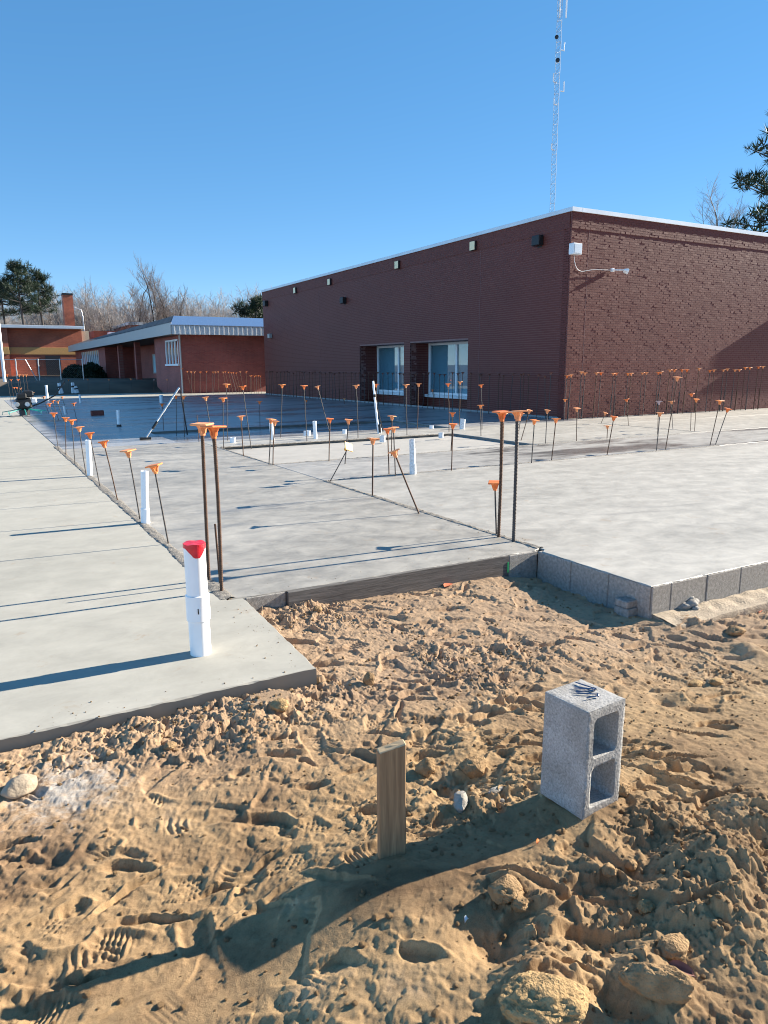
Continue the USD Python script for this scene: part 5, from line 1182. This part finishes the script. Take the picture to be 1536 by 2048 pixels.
# ---------------------------------------------------------------- trees
def bare_tree(seed, height, spread=.55, levels=5, trunk_r=.22, fork=.28):
    """returns (trunk and limbs, twigs) as meshes standing at the origin"""
    g = np.random.default_rng(seed); big, small = [], []
    def grow(p, d, L, r, lev):
        n = 4; pts = [p]
        for _ in range(n):
            d = d + g.normal(0, .11 if lev else .035, 3) + np.array([0, 0, .07]); d /= np.linalg.norm(d); pts.append(pts[-1] + d * L / n)
        r1 = r * (.62 if lev < levels else .3)
        tgt = big if lev <= 2 else small
        tgt.append(tube(pts, np.linspace(r, r1, n + 1), 6 if lev == 0 else (4 if lev <= 2 else 3), caps=False))
        if lev >= levels: return
        kids = (5 if lev == 0 else 4 if lev < 3 else 5)
        for k in range(kids):
            s = (fork + (1 - fork) * (k + g.random()) / kids) if lev == 0 else (.3 + .7 * (k + g.random()) / kids)
            i = min(int(s * n), n - 1); q = pts[i] + (pts[i + 1] - pts[i]) * (s * n - i)
            side = g.normal(size=3); side -= d * (side @ d); side /= np.linalg.norm(side)
            nd = d * (1 - spread * .75) + side * spread * g.uniform(.7, 1.2) + np.array([0, 0, .18]); nd /= np.linalg.norm(nd)
            grow(q, nd, L * (g.uniform(.42, .62) if lev else g.uniform(.38, .6) * (1.25 - .5 * s)), max(r1 * g.uniform(.45, .7) * (1.1 - .4 * s), .006), lev + 1)
        grow(pts[-1], d, L * .62, r1, lev + 1)
    grow(np.zeros(3), np.array([0, 0, 1.0]), height * .54, trunk_r, 0)
    a, b = cat_(big), cat_(small)
    zz = max(a.vertices[:, 2].max(), b.vertices[:, 2].max()); s = height / zz
    a.apply_scale(s); b.apply_scale(s)
    return a, b
protos = {}
def put_tree(kind, px, top_y, dist, label, group, g, name='bare_tree'):
    tp = ondepth(px, top_y, dist); gz = float(ground_z(tp[0], tp[1])); h = tp[2] - gz
    loc = (tp[0], tp[1], gz)
    if kind not in protos:
        seed, spread, tr, fork, mats = KINDS[kind]
        path = thing(name, label, 'tree', (0, 0, 0), group=group)
        a, b = bare_tree(seed, 10.0, spread, 5, tr, fork)
        part(path, 'trunk', a, M[mats[0]]); part(path, 'crown', b, M[mats[1]])
        protos[kind] = path
        x = UsdGeom.Xformable(stage.GetPrimAtPath(path)); x.ClearXformOpOrder()
        x.GetPrim().GetAttribute('xformOp:translate').Set(Gf.Vec3d(*map(float, loc))); ops = [x.GetOrderedXformOps()] 
        t = UsdGeom.XformOp(x.GetPrim().GetAttribute('xformOp:translate')); r = x.AddRotateZOp(); s = x.AddScaleOp(); x.SetXformOpOrder([t, r, s])
        r.Set(float(g.uniform(0, 360))); s.Set(Gf.Vec3f(*(float(h / 10),) * 3)); LOC[path] = np.array(loc)
        return
    path = free('/World', name)
    x = UsdGeom.Xform.Define(stage, path)
    x.GetPrim().GetReferences().AddInternalReference(protos[kind]); 
    t = x.AddTranslateOp() if not x.GetPrim().HasAttribute('xformOp:translate') else UsdGeom.XformOp(x.GetPrim().GetAttribute('xformOp:translate'))
    t.Set(Gf.Vec3d(*map(float, loc)))
    r = UsdGeom.XformOp(x.GetPrim().GetAttribute('xformOp:rotateZ')); r.Set(float(g.uniform(0, 360)))
    w_ = float(h / 10); s = UsdGeom.XformOp(x.GetPrim().GetAttribute('xformOp:scale')); s.Set(Gf.Vec3f(w_ * float(g.uniform(1.0, 1.4)), w_ * float(g.uniform(1.0, 1.4)), w_))
    tag(x.GetPrim(), label=label, category='tree', group=group)
    x.GetPrim().SetInstanceable(True)
KINDS = {'a': (41, .60, .13, .32, ('bark', 'twig')), 'b': (42, .55, .12, .34, ('bark', 'twig')), 'c': (43, .66, .13, .28, ('bark', 'twig')), 'd': (44, .44, .14, .35, ('dark_bark', 'bark')), 'e': (45, .46, .12, .30, ('dark_bark', 'bark'))}
g = np.random.default_rng(9)
put_tree('d', 292, 500, 112, 'tallest bare tree, dark trunked, rising over the low wing', 'bare trees behind the school', g)
put_tree('e', 328, 522, 112, 'slim dark bare tree just right of the tallest one', 'bare trees behind the school', g)
put_tree('d', 355, 562, 110, 'dark bare tree over the corner of the low wing roof', 'bare trees behind the school', g)
put_tree('e', 268, 528, 114, 'dark bare tree just left of the tallest one', 'bare trees behind the school', g)
put_tree('d', 306, 515, 116, 'dark bare tree standing tight behind the tallest one', 'bare trees behind the school', g)
line = [(8, 552), (106, 545), (128, 566), (166, 553), (192, 550), (216, 560), (240, 578), (262, 570), (310, 566), (372, 575), (398, 588), (424, 578), (446, 570), (470, 576), (492, 566), (512, 560)]
for k, (x, y) in enumerate(line): put_tree('abc'[k % 3], x, y, 118 + 8 * g.random(), f'pale bare tree, {ordinal(k + 1)} from the left in the tree line behind the school', 'bare trees behind the school', g)
put_tree('c', 1438, 340, 74, 'pale bare tree above the right roofline, the tallest of three', 'bare trees above the roof', g)
put_tree('a', 1404, 385, 78, 'pale bare tree above the right roofline, left of the tallest', 'bare trees above the roof', g)
put_tree('b', 1478, 376, 76, 'pale bare tree above the right roofline, beside the pine', 'bare trees above the roof', g)
# the wood behind them reads as one mass
def wood_mass():
    path = free('/World', 'far_wood')
    pi = UsdGeom.PointInstancer.Define(stage, path)
    pr = []
    for k in range(3):
        a, b = bare_tree(60 + k, 10.0, .68, 5, .12, .2)
        q = usdkit.mesh(stage, f'{path}/tree_{k}', cat_([a, b]), M['twig']); pr.append(q.GetPath())
    pi.CreatePrototypesRel().SetTargets(pr)
    gg = np.random.default_rng(12); pos, sc = [], []
    for k in range(290):
        x = gg.uniform(-500, 640); d = gg.uniform(128, 175)
        p = ondepth(x, gg.uniform(566, 636) if x < 560 else 690, d); gz = float(ground_z(p[0], p[1])); pos.append((p[0], p[1], gz)); sc.append((p[2] - gz) / 10)
    pi.CreatePositionsAttr(Vt.Vec3fArray.FromNumpy(np.array(pos, np.float32)))
    sc = np.array(sc, np.float32); pi.CreateScalesAttr(Vt.Vec3fArray.FromNumpy(np.column_stack([sc * 1.9, sc * 1.9, sc])))
    aa = gg.uniform(0, 2 * np.pi, len(pos)); pi.CreateOrientationsAttr(Vt.QuathArray([Gf.Quath(float(math.cos(t / 2)), 0, 0, float(math.sin(t / 2))) for t in aa]))
    pi.CreateProtoIndicesAttr(Vt.IntArray.FromNumpy(gg.integers(0, 3, len(pos)).astype(np.int32)))
    tag(pi.GetPrim(), kind='stuff', label='bare winter wood filling the skyline behind the school buildings', category='wood')
wood_mass()
def pine(px, top_y, dist, low_y, w, label, seed, dens=1.0, trunk_r=.25, loc_px=None, tuft=.42):
    tp = ondepth(px, top_y, dist); gz = float(ground_z(tp[0], tp[1])); lo = ondepth(px, low_y, dist)[2]
    t = thing('pine_tree', label, 'tree', (tp[0], tp[1], gz))
    g = np.random.default_rng(seed); H = tp[2] - gz
    ax_ = np.array([[tp[0] + .15 * math.sin(k), tp[1], gz + H * k / 6] for k in range(7)])
    part(t, 'trunk', tube(ax_, np.linspace(trunk_r, .05, 7), 8), M['dark_bark'], smooth=True)
    limbs, tufts = [], []
    zz = lo
    while zz < tp[2] - .2:
        f = (zz - lo) / (tp[2] - lo)
        R = w * (1 - f) ** .6 * (.55 + .45 * min(1, f * 4)) + .3
        for _ in range(g.integers(2, 5)):
            th = g.uniform(0, 2 * np.pi); L = R * g.uniform(.5, 1.1)
            a = np.array([tp[0], tp[1], zz]); d = np.array([math.cos(th), math.sin(th), g.uniform(.0, .45)])
            e = a + d * L; limbs.append(tube([a, a + d * L * .5 + [0, 0, -.08 * L], e], [.06, .04, .02], 4, caps=False))
            for q in np.linspace(.35, 1.0, max(3, int(5 * L / 2))):
                c0 = a + (e - a) * q + g.normal(0, .18, 3)
                tufts.append((c0, tuft * g.uniform(.8, 1.5)))
        zz += g.uniform(.25, .55) / dens
    part(t, 'limbs', cat_(limbs), M['dark_bark'])
    V = []
    for c0, s in tufts:
        n = 46
        d = g.normal(size=(n, 3)); d /= np.linalg.norm(d, axis=1)[:, None]; d[:, 2] += .25
        b = np.cross(d, g.normal(size=(n, 3))); b /= np.linalg.norm(b, axis=1)[:, None]
        o = c0 + d * s * g.uniform(0, .6, (n, 1))
        V.append(np.stack([o - b * s * .07, o + b * s * .07, o + d * s * .8], 1).reshape(-1, 3))
    V = np.vstack(V)
    part(t, 'crown', (V, np.arange(len(V)).reshape(-1, 3)), M['needles'])
pine(34, 527, 104, 622, 3.6, 'dark green pine, the taller of two at the far left', 1)
pine(74, 537, 106, 625, 2.6, 'dark green pine, the slimmer of two at the far left', 2)
pine(2, 566, 108, 630, 3.0, 'dark green pine cut by the left edge', 3)
pine(512, 598, 78, 650, 2.6, 'dark evergreen behind the end of the low wing', 4)
pine(1592, 185, 48, 470, 3.2, 'dark pine reaching in from the right edge above the roof', 5, dens=.62, tuft=.36)
print('bars', nbar[0])
